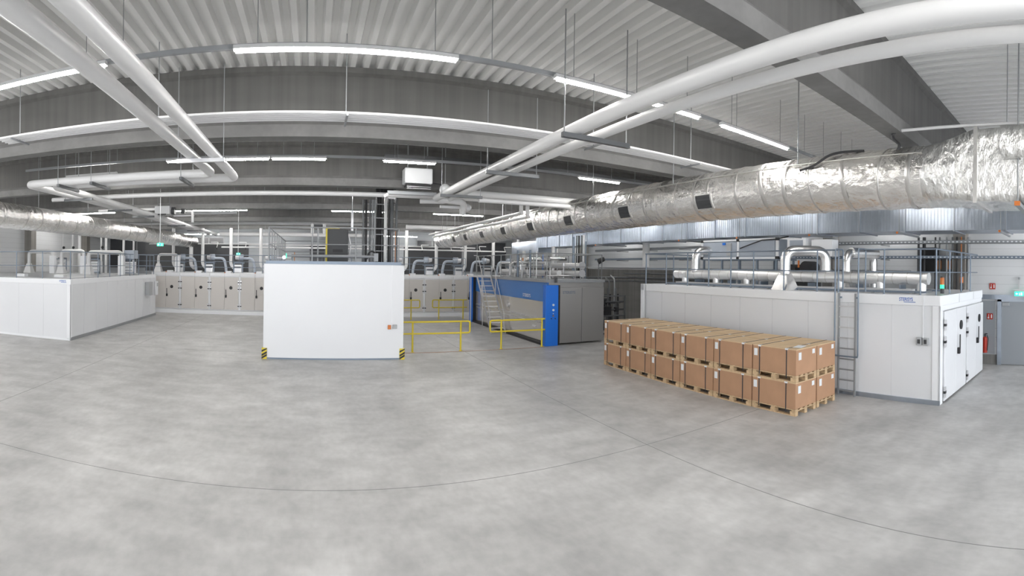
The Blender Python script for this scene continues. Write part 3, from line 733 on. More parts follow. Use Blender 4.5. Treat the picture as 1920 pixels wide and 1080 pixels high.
# ------------------------------------------------------------------ cartons on pallets
PY = -math.radians(1.5); P0 = Matrix.Translation((8.72, 5.74, 0)) @ Matrix.Rotation(PY, 4, 'Z')
def make_pallet():
    t_ = thing('euro_pallet', '', 'pallet', (0, 0, 0), PY)
    d = LMB()
    for x in (0, .175, .35, .525, .70): d.box(x, x + .10, 0, 1.2, .122, .144)
    for y in (0, .55, 1.1): d.box(0, .8, y, y + .1, .1, .122)
    d.build('deck', 'wood', t_)
    for x in (0, .35, .70): LMB().box(x, x + .10, 0, 1.2, 0, .022).build('skid_board', 'wood', t_)
    for x in (0, .35, .70):
        for y in (0, .527, 1.055): LMB().box(x, x + .10, y, y + .145, .022, .1).build('block', 'wood', t_)
    return t_
def make_carton():
    t_ = thing('cardboard_carton', '', 'carton', (0, 0, 0), PY)
    H = .563
    LMB().box(.0, .8, .0, 1.2, 0, H - .02).build('carton_body', 'card', t_, .006)
    LMB().box(-.004, .804, -.004, 1.204, H - .022, H).build('lid', 'cardtop', t_, .004)
    for y in (.24, .99):
        mb = LMB(); e = .009
        mb.box(-e, -e + .005, y, y + .022, -.08, H + .004).box(.804, .809, y, y + .022, -.08, H + .004).box(-e, .809, y, y + .022, H, H + .006)
        s_ = mb.build('strap', 'strap', t_)
        LMB().box(-.012, .05, y - .03, y + .05, H - .03, H + .004).build('edge_protector', 'paper', s_)
    LMB().box(-.007, -.003, 1.06, 1.16, H - .24, H - .08).build('shipping_label', 'paper', t_)
    LMB().box(.09, .19, -.007, -.003, H - .24, H - .08).build('shipping_label', 'paper', t_)
    LMB().box(.62, .72, -.007, -.003, H - .16, H - .06).build('shipping_label', 'paper', t_)
    return t_
pal0, car0 = make_pallet(), make_carton()
first = True
nth = ['nearest the camera', 'second from the near end', 'third from the near end', 'fourth from the near end', 'fifth from the near end', 'farthest from the camera']
for i in range(6):
    for j in range(2):
        for k in range(2):
            p = P0 @ Vector((j * .845 + random.uniform(-.01, .01), i * 1.232, k * .712))
            a = PY + random.uniform(-.006, .006)
            lv = ('lower', 'upper')[k]; rw = ('front', 'back')[j]
            lp = 'wooden pallet under the %s %s row carton %s' % (lv, rw, nth[i])
            lc = 'brown carton, %s layer, %s row, %s' % (lv, rw, nth[i])
            if first: P_, C_ = pal0, car0; first = False
            else: P_, C_ = dup(pal0, p, a), dup(car0, p, a)
            P_.location = p; P_.rotation_euler = (0, 0, a); C_.location = p + Vector((0, 0, .146)); C_.rotation_euler = (0, 0, a)
            P_['label'] = lp; C_['label'] = lc
            P_['group'] = 'wooden pallets of the carton stack'; C_['group'] = 'strapped brown cartons stacked two high'
q = P0 @ Vector((.35, .15, 1.43)); o = MB().box(-.17, .17, -.1, .1, 0, .004).build('paper_sheet', 'paper'); o.location = q; o.rotation_euler = (0, 0, .2)
tag(o, 'white paper lying on top of the nearest carton', 'paper')

# ------------------------------------------------------------------ tall white enclosure in the middle
t = thing('machine_enclosure', 'tall blank white enclosure in the middle with hazard striped corners', 'enclosure', (.73, 15.9, 0))
MB().box(-1.56, 3.03, 15.9, 26, .04, 3.1).build('body', 'white', t, .012)
MB().box(-1.55, 3.02, 15.885, 15.9, 0, .05).build('skirting', 'steel', t)
MB().box(-1.5, 2.93, 15.93, 25.9, 3.1, 3.2).build('roof_frame', 'steel', t)
for a, b in ((-1.6, -1.43), (2.9, 3.07)):
    g = MB().box(a, b, 15.86, 16.05, 0, .36).build('corner_guard', 'yellow', t)
    for i in range(3):
        z = -.04 + i * .13; z = max(z, .0); MB().hexa([(a - .001, 15.857, z), (b + .001, 15.857, z + .1), (b + .001, 15.8605, z + .1), (a - .001, 15.8605, z)],
                                     [(a - .001, 15.857, z + .07), (b + .001, 15.857, min(z + .17, .358)), (b + .001, 15.8605, min(z + .17, .358)), (a - .001, 15.8605, z + .07)]).build('hazard_stripe', 'black', g)
MB().box(2.61, 2.635, 15.885, 15.9, 1.22, 3.1).build('cable_duct', 'trimwhite', t)
MB().box(2.5, 2.6, 15.84, 15.9, 1.0, 1.14).build('socket', 'orange', t, .006); MB().box(2.66, 2.8, 15.82, 15.9, 1.02, 1.15).build('socket', 'greyplastic', t, .008)
railing('grey roof railing of the central enclosure along front and right edge', [(-1.42, 16.0), (2.85, 16.0), (2.85, 25.7)], 3.2, 1.1, 1.45, m='midsteel')
railing('grey roof railing of the central enclosure receding along its left edge', [(-1.42, 16.15), (-1.42, 25.7), (2.7, 25.7)], 3.2, 1.1, 1.2, m='midsteel')
# black control cabinet with yellow guard frame
t = thing('control_cabinet', 'black control cabinet with a yellow frame on the central enclosure roof', 'cabinet', (.95, 18.2, 3.2))
MB().box(.55, 1.32, 18.0, 18.5, 3.2, 4.4).build('casing', 'charcoal', t, .01)
MB().box(.6, 1.28, 17.985, 18.0, 3.78, 4.35).build('door', 'charcoal', t, .01); MB().box(.75, 1.12, 17.985, 18.0, 3.55, 3.66).build('slot', 'black', t)
MB().box(.49, .55, 17.95, 18.05, 3.2, 4.43).build('yellow_frame_post', 'yellow', t); MB().box(.49, 1.0, 17.95, 18.02, 4.41, 4.45).build('yellow_frame_bar', 'yellow', t)
MB().tube([(1.36, 18.1, 3.3), (1.42, 18.1, 3.8), (1.36, 18.1, 4.1), (1.32, 18.1, 4.15)], .03, 8).build('hose', 'alu', t)
t = thing('ceiling_drop', 'small grey service column hanging down beside the black cabinet', 'service column', (1.45, 18, 5))
MB().box(1.42, 1.5, 18, 18.08, 4.35, 5.1).build('column', 'alu', t); MB().cyl((1.46, 18.04, 5.1), (1.46, 18.04, ZC), .012, 6).build('hanger_rod', 'midsteel', t)
t = thing('twin_vent', 'pair of short white vertical vents joined by a dark bar left of the black cabinet', 'vent', (0, 20, 4.4))
for x in (-.0, .48): MB().cyl((x, 20, 4.35), (x, 20, 4.75), .07, 12).build('vent_pipe', 'pipe', t)
MB().box(-.02, .5, 19.97, 20.03, 4.56, 4.72).build('joining_bar', 'charcoal', t); MB().box(.2, .26, 19.97, 20.03, 3.2, 4.56).build('stand', 'midsteel', t)
# horizontal grey pipe along the roof and valves
t = thing('roof_pipe', 'grey insulated pipe lying along the central enclosure roof', 'pipe', (1, 16.7, 3.3))
MB().tube([(-.7, 16.7, 3.38), (2.15, 16.7, 3.38), (2.15, 16.7, 3.22)], .05, 12, 0, .1).build('pipe', 'midsteel', t)
MB().box(2.1, 2.25, 16.6, 16.8, 3.22, 3.5).build('valve_box', 'midsteel', t)
t = thing('valve_set', 'small valves with green handle at the left end of the enclosure roof pipe', 'valve', (-.9, 16.7, 3.2))
MB().cyl((-1.2, 16.7, 3.3), (-.72, 16.7, 3.3), .03, 10).build('pipe', 'alu', t); MB().cyl((-.95, 16.65, 3.32), (-.95, 16.75, 3.32), .07, 12).build('valve_body', 'alu', t)
MB().box(-.89, -.86, 16.6, 16.63, 3.3, 3.46).build('green_handle', 'greenglow', t); MB().cyl((-.6, 16.7, 3.2), (-.6, 16.7, 3.5), .015, 8).build('copper_pipe', 'copper', t)  # the handle is no lamp; its green is given a glow
# vertical cable and pipe drop
t = thing('cable_ladder_drop', 'bundle of black cables and pipes dropping from the roof onto the central enclosure', 'cables', (2.6, 17.6, 3.2))
def xat(px, Y): return at(px, 480, Y=Y).x
for px, r_, m_, top in ((680.5, .04, 'darksteel', 5.45), (685.5, .045, 'cable', 5.45), (693, .035, 'darksteel', 5.45), (697.5, .035, 'midsteel', 5.45), (702, .04, 'midsteel', 5.45),
                        (728, .035, 'cable', 5.5), (733.5, .07, 'darksteel', 5.5), (742.5, .045, 'darksteel', 6.2)):
    x = xat(px, 17.6); MB().cyl((x, 17.6, 3.2), (x, 17.6, top), r_, 10).build('vertical_pipe', m_, t)
x = xat(722, 17.1); MB().tube([(x, 17.1, 3.2), (x, 17.1, CAMZ + 2.4), (x + .25, 17.1, CAMZ + 2.6), (x + 1.7, 17.1, CAMZ + 2.6)], .055, 14, 0, .12).build('white_pipe', 'pipe', t)
for px in (706.5, 710, 714, 717.5):
    x = xat(px, 17.9); MB().cyl((x, 17.9, 3.2), (x, 17.9, ZC), .05 if px < 712 else .03, 8).build('cable', 'cable', t)
x0, x1 = xat(704, 18), xat(744, 18)
MB().box(x0, x1, 18.05, 18.12, 5.45, 6.5).build('cable_screen', 'black', t)
for z in (3.6, 4.2, 4.8, 5.3): MB().box(xat(679, 17.75), xat(744, 17.75), 17.7, 17.74, z, z + .03).build('cross_bar', 'midsteel', t)
MB().tube([(xat(688, 17), 17, 3.3), (xat(690, 17), 17, 3.5), (xat(697, 17), 17, 3.6), (xat(704, 17), 17, 3.5), (xat(706, 17), 17, 3.22)], .03, 8, 0, .1).build('black_hose', 'cable', t)
tag(MB().cyl((xat(741, 17.4), 17.4, 3.2), (xat(741, 17.4), 17.4, 4.4), .014, 8).build('copper_pipe', 'copper'), 'thin copper pipe by the right post of the enclosure railing', 'pipe')

# ------------------------------------------------------------------ heaters overhead
t = thing('unit_heater', 'white box shaped air heater hung under the roof above the enclosure', 'heater', (3.0, 13.9, 5.4))
MB().box(2.6, 3.42, 13.75, 14.2, 5.46, 5.90).build('casing', 'heater', t, .03)
MB().hexa([(2.66, 13.78, 5.36), (3.36, 13.78, 5.36), (3.36, 14.15, 5.38), (2.66, 14.15, 5.38)], [(2.66, 13.78, 5.44), (3.36, 13.78, 5.44), (3.36, 14.15, 5.44), (2.66, 14.15, 5.44)]).build('outlet', 'black', t)
for z in (5.30, 5.35): MB().box(2.66, 3.36, 13.7, 13.8, z, z + .012).build('louvre_blade', 'alu', t)
for x in (2.72, 3.3): MB().cyl((x, 13.95, 5.86), (x, 13.95, ZC), .02, 8).build('hanger_rod', 'midsteel', t)
MB().box(2.15, 3.6, 14.0, 14.1, 5.16, 5.26).build('support_bar', 'midsteel', t); MB().bar((2.05, 14.05, 5.08), (2.2, 14.05, 5.2), .06).build('support_arm', 'alu', t)
t = thing('flue_elbow', 'round white flue elbow right of the white heater', 'duct', (3.85, 13.9, 5.3))
MB().ball((3.86, 14.0, 5.36), .17, 0, 20).build('elbow', 'heater', t)
MB().tube([(3.74, 13.85, 5.3), (3.74, 13.8, 5.2), (3.92, 13.8, 5.2), (3.92, 13.8, 5.36)], .035, 8, 0, .04).build('square_pipe', 'heater', t)
MB().cyl((3.86, 14, 5.5), (3.86, 14, ZC), .012, 6).build('hanger_rod', 'midsteel', t); MB().cyl((3.45, 14, 5.52), (3.8, 14, 5.5), .02, 8).build('cable', 'cable', t)
t = thing('flue_elbow', 'white funnel shaped elbow below the lower end of the slanting pipes', 'duct', (4.7, 14.8, 4.9))
MB().ball((4.72, 14.7, CAMZ + 1.84), .19, 0, 20, .14).build('elbow', 'heater', t); MB().cyl((4.6, 14.7, CAMZ + 1.62), (4.66, 14.7, CAMZ + 1.8), .06, 14, 0, .14).build('funnel', 'heater', t)
MB().cyl((3.9, 14.7, CAMZ + 1.84), (4.7, 14.7, CAMZ + 1.84), .05, 10).build('pipe', 'pipe', t)
t = thing('unit_heater', 'grey box shaped air heater hung under the roof at left', 'heater', (-6.4, 20.3, 5.2))
p0 = at(290, 402, Y=20); p1 = at(318, 386, Y=20)
MB().box(p0.x, p1.x, 20, 20.7, p0.z, p1.z).build('casing', 'greyplastic', t, .01)
MB().cyl((p1.x + .01, 20.35, (p0.z + p1.z) / 2), (p1.x + .14, 20.35, (p0.z + p1.z) / 2), .16, 16).build('fan', 'charcoal', t)
MB().box(p0.x + .15, p1.x - .15, 19.96, 20.0, p0.z - .03, p0.z + .02).build('outlet', 'black', t)
for x in (p0.x + .05, p1.x - .1): MB().bar((x, 20.3, p1.z), (x, 20.3, ZC), .03).build('hanger_rod', 'darksteel', t)
a = at(349, 396, Y=20); b = at(361, 396, Y=20); c = at(361, 417, Y=20)
MB().tube([a, b, c], .06, 12, 0, .1).build('flue_pipe', 'pipe', t)
MB().box(a.x - .2, a.x - .05, 19.9, 20.1, a.z - .1, a.z + .1).build('vent_cap', 'black', t)
MB().bar((p1.x + .1, 20.3, p0.z - .05), (b.x, 20.3, p0.z - .05), .04).build('support_bar', 'alu', t)

# ------------------------------------------------------------------ rear row of chambers
RY = 29.4
def rear_chamber():
    t_ = thing('process_chamber', '', 'chamber', (0, RY, 0)); L = LMB; wd = 1.87
    L().box(.0, wd, .06, 4.5, 0, 2.3).build('body', 'trimwhite', t_)
    L().box(.0, wd - .008, -.0, 4.5, 2.3, 2.49).build('roof_cap', 'trimwhite', t_, .008)
    L().box(.0, .05, .0, .06, .24, 2.3).build('door_frame', 'trimwhite', t_)
    for x0, x1, hs, hd in ((.07, .93, -1, None), (.935, 1.80, 1, 1.03)):
        leaf(t_, x0, x1, .27, 2.24, .05, hs, hd, L, 'cream', port=False)
    L().cyl((1.33, -.02, 1.60), (1.33, .0, 1.60), .10, 20).build('round_vent', 'black', t_)
    L().box(1.0, 1.32, .05, .4, 2.49, 2.62).build('roof_box', 'trimwhite', t_)
    L().cyl((.93, .08, 2.49), (.93, .08, 2.56), .03, 8).build('beacon', 'orange', t_)
    L().cyl((.93, .0, 1.95), (.93, .0, 2.5), .006, 6).build('conduit', 'greyplastic', t_)
    return t_
rch = rear_chamber()
words = ['at the far left, partly behind the left chamber', 'second from the left', 'third from the left', 'fourth from the left, cut off by the enclosure',
         'behind the central enclosure, leftmost', 'behind the central enclosure, second', 'behind the central enclosure, third', 'behind the central enclosure, rightmost',
         'first one right of the central enclosure', 'second one right of the enclosure, behind yellow rails', 'last at the right, ending behind the blue machine']
for i in range(11):
    X = -9.96 + 1.87 * i
    lab = 'rear double door chamber ' + words[i]
    if i == 0: rch.location = (X, RY, 0); rch['label'] = lab; o = rch
    else: o = dup(rch, (X, RY, 0), label=lab)
    o['group'] = 'rear row of double door chambers'
t = thing('rear_plinth', 'white concrete plinth strip in front of the rear row of doors', 'plinth', (0, RY - .3, 0)); 
MB().box(-12, 9.9, RY - .32, RY + .3, 0, .22).build('plinth', 'trimwhite', t)
railing('long roof railing along the front of the rear chambers', [(-12, RY + .35), (9.6, RY + .35)], 2.49, 1.1, 1.87, mids=(.35, .7))
# fan sets on the rear chambers
def fan_set(sg):
    t_ = thing('fan_set', '', 'fan', (0, 31, 2.49)); L = LMB
    tall = L().tube([(0, 0, 2.85), (0, 0, .5), (sg * .3, 0, .22), (sg * .5, 0, .22)], .105, 14, 0, .2).build('vertical_pipe', 'pipe', t_)
    L().box(min(sg * .2, sg * .72), max(sg * .2, sg * .72), -.2, .3, .02, .52).build('fan_box', 'alu', t_, .01)
    L().box(min(sg * .24, sg * .68), max(sg * .24, sg * .68), -.23, -.2, .3, .4).build('slot', 'charcoal', t_)
    L().cyl((sg * .3, 0, .98), (sg * .55, 0, .98), .13, 16, 0, .2).build('fan_cone', 'alu', t_)
    L().cyl((sg * .57, 0, .98), (sg * .8, 0, .98), .2, 18).build('fan_housing', 'ahu', t_)
    L().box(min(sg * .25, sg * .85), max(sg * .25, sg * .85), -.22, .25, .60, .66).build('base_frame', 'steel', t_)
    L().tube([(sg * .8, 0, .92), (sg * 1.42, 0, .92), (sg * 1.55, 0, .3), (sg * 1.55, 0, .0)], .085, 14, 0, .25).build('return_duct', 'ahu', t_)
    for x in (.25, .8): L().box(sg * x - .02, sg * x + .02, -.22, -.18, 0, .62).build('leg', 'steel', t_)
    L().tube([(sg * .9, .1, 1.62), (sg * 1.0, .1, 1.95), (sg * .5, .1, 1.95)], .025, 8, 0, .05).build('conduit', 'pipe', t_)
    L().ball((sg * .92, .05, 1.55), .06, 0, 8).build('valve', 'black', t_)
    return t_
fl, fr_ = fan_set(1), fan_set(-1)
pos = [(325, 1, 'under the end of the left round duct'), (380, 1, 'above the second rear chamber'), (433, 1, 'beside the small green exit sign'), (489, 1, 'just left of the central enclosure'),
       (762, -1, 'just right of the central enclosure'), (818, -1, 'beside the far end of the right round duct'), (872, -1, 'under the far grilles of the right round duct'), (925, -1, 'behind the aluminium stair'), (971, -1, 'behind the piping on the blue machine')]
dl = dr = False
for px, sg, wd in pos:
    X = at(px, 480, Y=31).x; lab = 'silver fan set with white vertical pipe ' + wd
    if sg > 0 and not dl: o = fl; dl = True; o.location = (X, 31, 2.49); o['label'] = lab
    elif sg < 0 and not dr: o = fr_; dr = True; o.location = (X, 31, 2.49); o['label'] = lab
    else: o = dup(fl if sg > 0 else fr_, (X, 31, 2.49), label=lab)
    o['group'] = 'fan sets on the rear chamber roofs'
tag(MB().box(-11.9, -4.4, 33.7, 33.9, 2.49, 4.4).build('plant_screen', 'charcoal'), 'dark screen behind the fan sets at the left of the rear roofs', 'screen')
tag(MB().box(6.4, 10.5, 33.7, 33.9, 2.49, 4.4).build('plant_screen', 'charcoal'), 'dark screen behind the fan sets right of the central enclosure', 'screen')

# ------------------------------------------------------------------ chamber on the left
t = LC = thing('process_chamber', 'white insulated chamber on the left with grey skirting', 'chamber', (-9.04, 16.9, 0))
MB().box(-17.0, -9.06, 16.92, 27.5, .05, 2.3).build('body', 'white', t, .01)
MB().box(-17.0, -9.04, 16.9, 27.5, 2.2, 2.40).build('roof_cap', 'trimwhite', t, .008)
MB().box(-9.06, -9.03, 16.95, 27.5, 0, .12).build('skirting', 'midsteel', t); MB().box(-17, -9.06, 16.9, 16.93, 0, .08).build('skirting', 'trimwhite', t)
MB().box(-9.2, -9.04, 16.9, 16.93, .06, 2.2).box(-9.06, -9.035, 16.9, 17.02, .1, 2.2).build('corner_post', 'trimwhite', t)
for x in (-10.3, -11.5, -12.7): MB().box(x - .008, x + .008, 16.915, 16.92, .1, 2.2).build('panel_joint', 'seam', t)
y = 18.1
while y < 27.2: MB().box(-9.06, -9.054, y - .008, y + .008, .12, 2.2).build('panel_joint', 'seam', t); y += 1.2
p0 = at(111, 529, Y=16.89); 
mb = text_mb('STERISYS', .09, (p0.x, 16.896, 2.3), (1, 0, 0), (0, 0, 1), depth=.001, wide=.85); mb.build('lettering', 'logoblue', t)
MB().box(p0.x + .08, p0.x + .32, 16.893, 16.897, 2.265, 2.28).build('lettering_underline', 'logoblue', t)
MB().box(-9.04, -8.82, 25.6, 26.3, 1.25, 2.0).build('control_box', 'greyplastic', t, .01)
p = MB().box(-9.04, -8.9, 27.2, 27.5, 1.2, 2.0).build('control_box', 'heater', t, .01)
MB().box(-8.9, -8.895, 27.25, 27.45, 1.7, 1.9).build('display', 'greyplastic', p); MB().box(-9.04, -9.01, 27.38, 27.42, 2.0, 2.4).build('conduit', 'alu', t)
MB().box(-16.9, -9.3, 17.3, 27.3, 2.40, 2.43).build('roof_deck', 'midsteel', t)
railing('blue grey roof railing of the left chamber', [(-16.8, 17.0), (-9.12, 17.0), (-9.12, 27.3)], 2.4, 1.1, 1.28, mids=(.52,))
def arch(label, xa, xb, Y, top, r_=.115, base=2.42, boxleg=True):
    t_ = thing('duct_arch', label, 'duct', (xa, Y, base), 0, None)
    MB().tube([(xa, Y, base + .5), (xa, Y, top), (xb, Y, top), (xb, Y, base + .3)], r_, 18, 0, .24).build('duct_body', 'pipe', t_)
    hood(t_, xa, Y, .5, .22, base, base + .55, 'hood', 'pipe', lambda x, y, z: Vector((x, y, z)))
    if boxleg: MB().box(xb - .15, xb + .15, Y - .15, Y + .15, base, base + 1.0).build('box_leg', 'trimwhite', t_, .01)
    return t_
arch('leftmost silver duct arch on the left chamber roof', -15.6, -14.0, 24.0, 3.66)
arch('middle silver duct arch on the left chamber roof', -13.55, -12.15, 24.2, 3.68)
arch('right silver duct arch near the corner of the left chamber roof', -11.55, -9.65, 23.6, 3.6)
arch('small white duct arch at the far end of the left chamber', -9.9, -8.6, 30.6, 3.62, .09, 2.49)
for i, (px, Y) in enumerate(((115, 24.8), (177, 24.6), (240, 24.2))):
    X = at(px, 480, Y=Y).x
    t = thing('fan_unit', ('left of three white louvred fan units in blue frames on the left roof', 'middle of three white louvred fan units in blue frames on the left roof', 'right of three white louvred fan units in blue frames on the left roof')[i], 'fan', (X, Y, 2.43), 0, 'fan units on the left chamber')
    MB().box(X - .28, X + .28, Y, Y + .5, 2.5, 3.12).build('casing', 'heater', t, .01)
    for z in (2.62, 2.8, 2.98): MB().box(X - .24, X + .24, Y - .01, Y, z, z + .05).build('louvre', 'greyplastic', t)
    for x in (X - .36, X + .33): MB().box(x, x + .04, Y - .05, Y, 2.43, 3.3).build('frame_post', 'steel', t)
    MB().box(X - .36, X + .37, Y - .05, Y, 3.22, 3.27).build('frame_bar', 'steel', t); MB().box(X - .36, X + .37, Y - .05, Y, 2.5, 2.55).build('frame_bar', 'steel', t)
    MB().box(X - .2, X + .2, Y - .03, Y + .3, 3.28, 3.32).build('cover', 'black', t)
X = at(241, 480, Y=23.8).x
tag(MB().box(X - .28, X + .26, 23.9, 24.5, 3.28, 3.72).build('filter_box', 'ahu'), 'grey blue filter box above the right fan unit on the left chamber', 'filter box')
for i, px in enumerate((118, 136, 149, 190, 199, 232, 251)):
    X = at(px, 450, Y=26.5).x
    t = thing('vertical_pipe', 'white vertical pipe rising behind the left chamber, %s from the left' % ORD[i], 'pipe', (X, 26.5, 2.43), 0, 'white vertical pipes behind the left chamber')
    MB().cyl((X, 26.5, 2.43), (X, 26.5, CAMZ + 1.9), (.05, .06, .11, .05, .08, .07, .06)[i], 12).build('pipe', 'pipe', t)
    if i in (0, 1, 3): MB().ball((X + .12, 26.4, 3.95), .09, 0, 8).build('valve', 'black', t)
for i, (px, Y) in enumerate(((38, 17.8), (110, 17.8))):
    X = at(px, 515, Y=Y).x
    tag(MB().box(X - .22, X + .22, Y, Y + .3, 2.43, 2.55).build('roof_box', 'heater'), 'low white box on the left chamber roof edge, %s' % ('near the picture edge', 'above the lettering')[i], 'box', 'low white roof boxes')

# ------------------------------------------------------------------ blue and stainless machine
t = thing('blue_machine', 'stainless machine with glossy blue band and blue front column', 'machine', (9, 17.1, 0))
MB().box(9.08, 11.66, 17.3, 25.9, .12, 2.5).build('body', 'stainless', t)
sp = MB().box(9.02, 9.08, 17.3, 25.9, .12, 1.72).build('side_panel', 'polished', t)
bb = MB().box(9.0, 9.08, 17.3, 25.9, 1.72, 2.5).build('blue_band', 'blueface', t)
text_mb('STERISYS', .2, (8.995, 19.6, 1.82), (0, -1, 0), (0, 0, 1), depth=.001).build('lettering', 'paleletter', bb)
MB().cyl((8.94, 21.2, 1.35), (9.02, 21.2, 1.35), .12, 18).build('hub', 'alu', sp); MB().box(8.97, 9.02, 18.25, 18.6, .62, .68).build('latch', 'alu', sp)
MB().box(8.99, 9.02, 17.4, 17.62, 1.3, 1.62).build('rating_plate', 'greyplastic', sp)
MB().box(8.98, 9.02, 17.4, 25.8, 1.0, 1.03).box(8.98, 9.02, 17.4, 25.8, .84, .86).build('guide_rail', 'alu', sp)
cl = MB().box(8.84, 9.4, 17.08, 17.34, 0, 2.4).build('front_column', 'blue', t, .01)
for z, m_, r_ in ((1.62, 'paper', .045), (1.42, 'paper', .045), (1.28, 'alu', .02), (1.19, 'copper', .03)):
    MB().cyl((9.17, 17.05, z), (9.17, 17.08, z), r_, 16).build('push_button', m_, cl)
for x in (9.09, 9.26): MB().cyl((x, 17.05, 1.08), (x, 17.08, 1.08), .022, 12).build('push_button', 'black', cl)
MB().box(9.4, 9.52, 17.16, 17.4, 0, 2.4).build('black_gasket', 'black', t)
fp = MB().box(9.52, 11.66, 17.2, 17.32, .06, 2.3).build('front_panel', 'stainless', t, .008)
MB().box(10.56, 10.575, 17.196, 17.2, .06, 2.3).build('panel_joint', 'darksteel', fp)
text_mb('STERISYS', .15, (9.66, 17.196, 2.05), (1, 0, 0), (0, 0, 1), depth=.001).build('lettering', 'steel', fp)
MB().box(8.9, 11.7, 17.2, 26, 2.5, 2.62).build('roof_frame', 'midsteel', t)
MB().box(8.84, 9.06, 17.35, 26, 0, .1).build('base_gap', 'black', t)
bf = MB().box(8.7, 8.86, 25.95, 26.1, 0, 2.5).build('rear_column', 'blue', t); MB().box(8.86, 9.14, 25.98, 26.1, .0, 2.5).build('seal_strip', 'black', t); MB().box(9.14, 9.2, 25.95, 26.0, 0, 2.4).build('blue_edge', 'blueface', t)
MB().cyl((9.25, 17.02, 2.5), (9.25, 17.02, 2.72), .05, 12).build('alarm_horn', 'charcoal', t)
# railings and piping on the machine
railing('dark grey roof railing of the blue machine along its left side and front', [(8.98, 25.8), (8.98, 17.3), (11.6, 17.3)], 2.6, 1.07, 1.15, mids=(.54,), m='midsteel')
railing('grey roof railing along the far right side of the blue machine', [(11.6, 17.3), (11.6, 25.8)], 2.6, 1.07, 1.4, mids=(.54,), m='midsteel')
t = thing('pipe_skid', 'maze of silver pipes and steel posts on top of the blue machine', 'piping', (10.4, 21, 2.62))
rnd = random.Random(4)
def onm(px, Y): return at(px, 490, Y=Y).x
MB().tube([(10.15, 18.4, 2.86), (10.15, 25.0, 2.86)], .12, 18).build('pipe', 'pipe', t)
MB().tube([(10.9, 17.8, 3.2), (10.9, 24.6, 3.2)], .11, 18).build('pipe', 'pipe', t); MB().tube([(10.9, 17.8, 2.86), (10.9, 21, 2.86)], .12, 18).build('pipe', 'pipe', t)
MB().tube([(10.4, 19.8, 3.5), (11.3, 19.8, 3.5), (11.3, 22.5, 3.5), (10.2, 22.5, 3.5), (10.2, 22.5, 2.7)], .09, 14, 0, .2).build('pipe', 'clad', t)
MB().tube([(9.6, 22.4, 2.7), (9.6, 22.4, 3.35), (10.8, 22.4, 3.35), (10.8, 24, 3.35)], .08, 14, 0, .2).build('pipe', 'clad', t)
MB().tube([(9.9, 19.2, 3.3), (9.9, 24.5, 3.3), (9.9, 24.5, 2.7)], .06, 12, 0, .2).build('pipe', 'alu', t)
for x, y in ((10.9, 17.8), (10.9, 17.82)):
    MB().cyl((10.9, 17.74, 3.2 if y == 17.8 else 2.86), (10.9, 17.8, 3.2 if y == 17.8 else 2.86), .16, 18).build('flange', 'alu', t)
for px, Y, r_, m_, top in ((971, 21.5, .06, 'steel', 3.9), (994, 20.5, .05, 'steel', 3.9), (1006, 19.5, .03, 'alu', 3.8), (1018, 20, .015, 'blue', 3.7), (1037, 20.6, .09, 'pipe', 4.1), (1045, 20.6, .03, 'alu', 4.0), (1075, 19.2, .06, 'steel', 4.5), (1081, 19.6, .03, 'darksteel', 4.6), (1085, 19.6, .04, 'cable', 4.6), (1090, 19.3, .035, 'darksteel', 4.6), (1094, 19.0, .06, 'alu', 4.6), (1098, 18.8, .03, 'steel', 4.3), (957, 22.8, .03, 'steel', 3.7), (982, 22.0, .08, 'pipe', 3.9)):
    X = onm(px, Y); MB().cyl((X, Y, 2.62), (X, Y, top), r_, 12).build('post', m_, t)
for i in range(16):
    X = rnd.uniform(9.5, 11.3); Y = rnd.uniform(18.2, 24.5); z = rnd.uniform(2.7, 3.4)
    MB().cyl((X, Y, z), (X, Y, z + .14), .06, 10).build('valve', rnd.choice(('alu', 'darksteel', 'midsteel', 'copper')), t)
    MB().tube([(X, Y, 2.62), (X, Y, z)], .02, 8).build('valve_stem', 'alu', t)
for i in range(6):
    Y = 18.3 + i * 1.1; MB().tube([(9.5, Y, 2.75), (11.4, Y, 2.75)], .03, 8).build('cross_pipe', 'alu', t)
t = thing('spotlight', 'black floodlight with cable at the right corner of the machine roof', 'lamp', (11.6, 17.6, 3.3))
MB().cyl((11.55, 17.5, 3.38), (11.72, 17.3, 3.5), .13, 16, 0, .09).build('lamp_head', 'black', t); MB().cyl((11.6, 17.55, 2.62), (11.6, 17.55, 3.4), .02, 8).build('post', 'darksteel', t)
# aluminium stair
t = thing('machine_stair', 'aluminium stair leading up beside the blue machine', 'stair', (8.5, 21.8, 0))
for x in (8.12, 8.84):
    MB().bar((x, 21.1, .0), (x, 23.2, 2.62), .035, .11).build('stringer', 'alu', t)
    MB().tube([(x, 21.35, .9), (x, 22.6, 2.9), (x, 23.1, 3.65), (x, 23.7, 3.65)], .02, 8, 0, .2).build('handrail', 'alu', t)
    MB().cyl((x, 21.35, .3), (x, 21.35, .92), .018, 8).build('handrail_post', 'alu', t); MB().cyl((x, 22.5, 1.72), (x, 22.5, 2.76), .018, 8).build('handrail_post', 'alu', t)
for i in range(10):
    f = (i + 1) / 11; y = 21.1 + 2.1 * f; z = 2.62 * f; MB().box(8.14, 8.82, y - .07, y + .09, z - .015, z + .015).build('tread', 'alu', t)
MB().box(8.1, 8.9, 23.15, 24.3, 2.56, 2.62).build('landing', 'alu', t)
for x in (8.14, 8.8): MB().cyl((x, 24.2, 0), (x, 24.2, 2.56), .025, 8).build('landing_leg', 'alu', t)
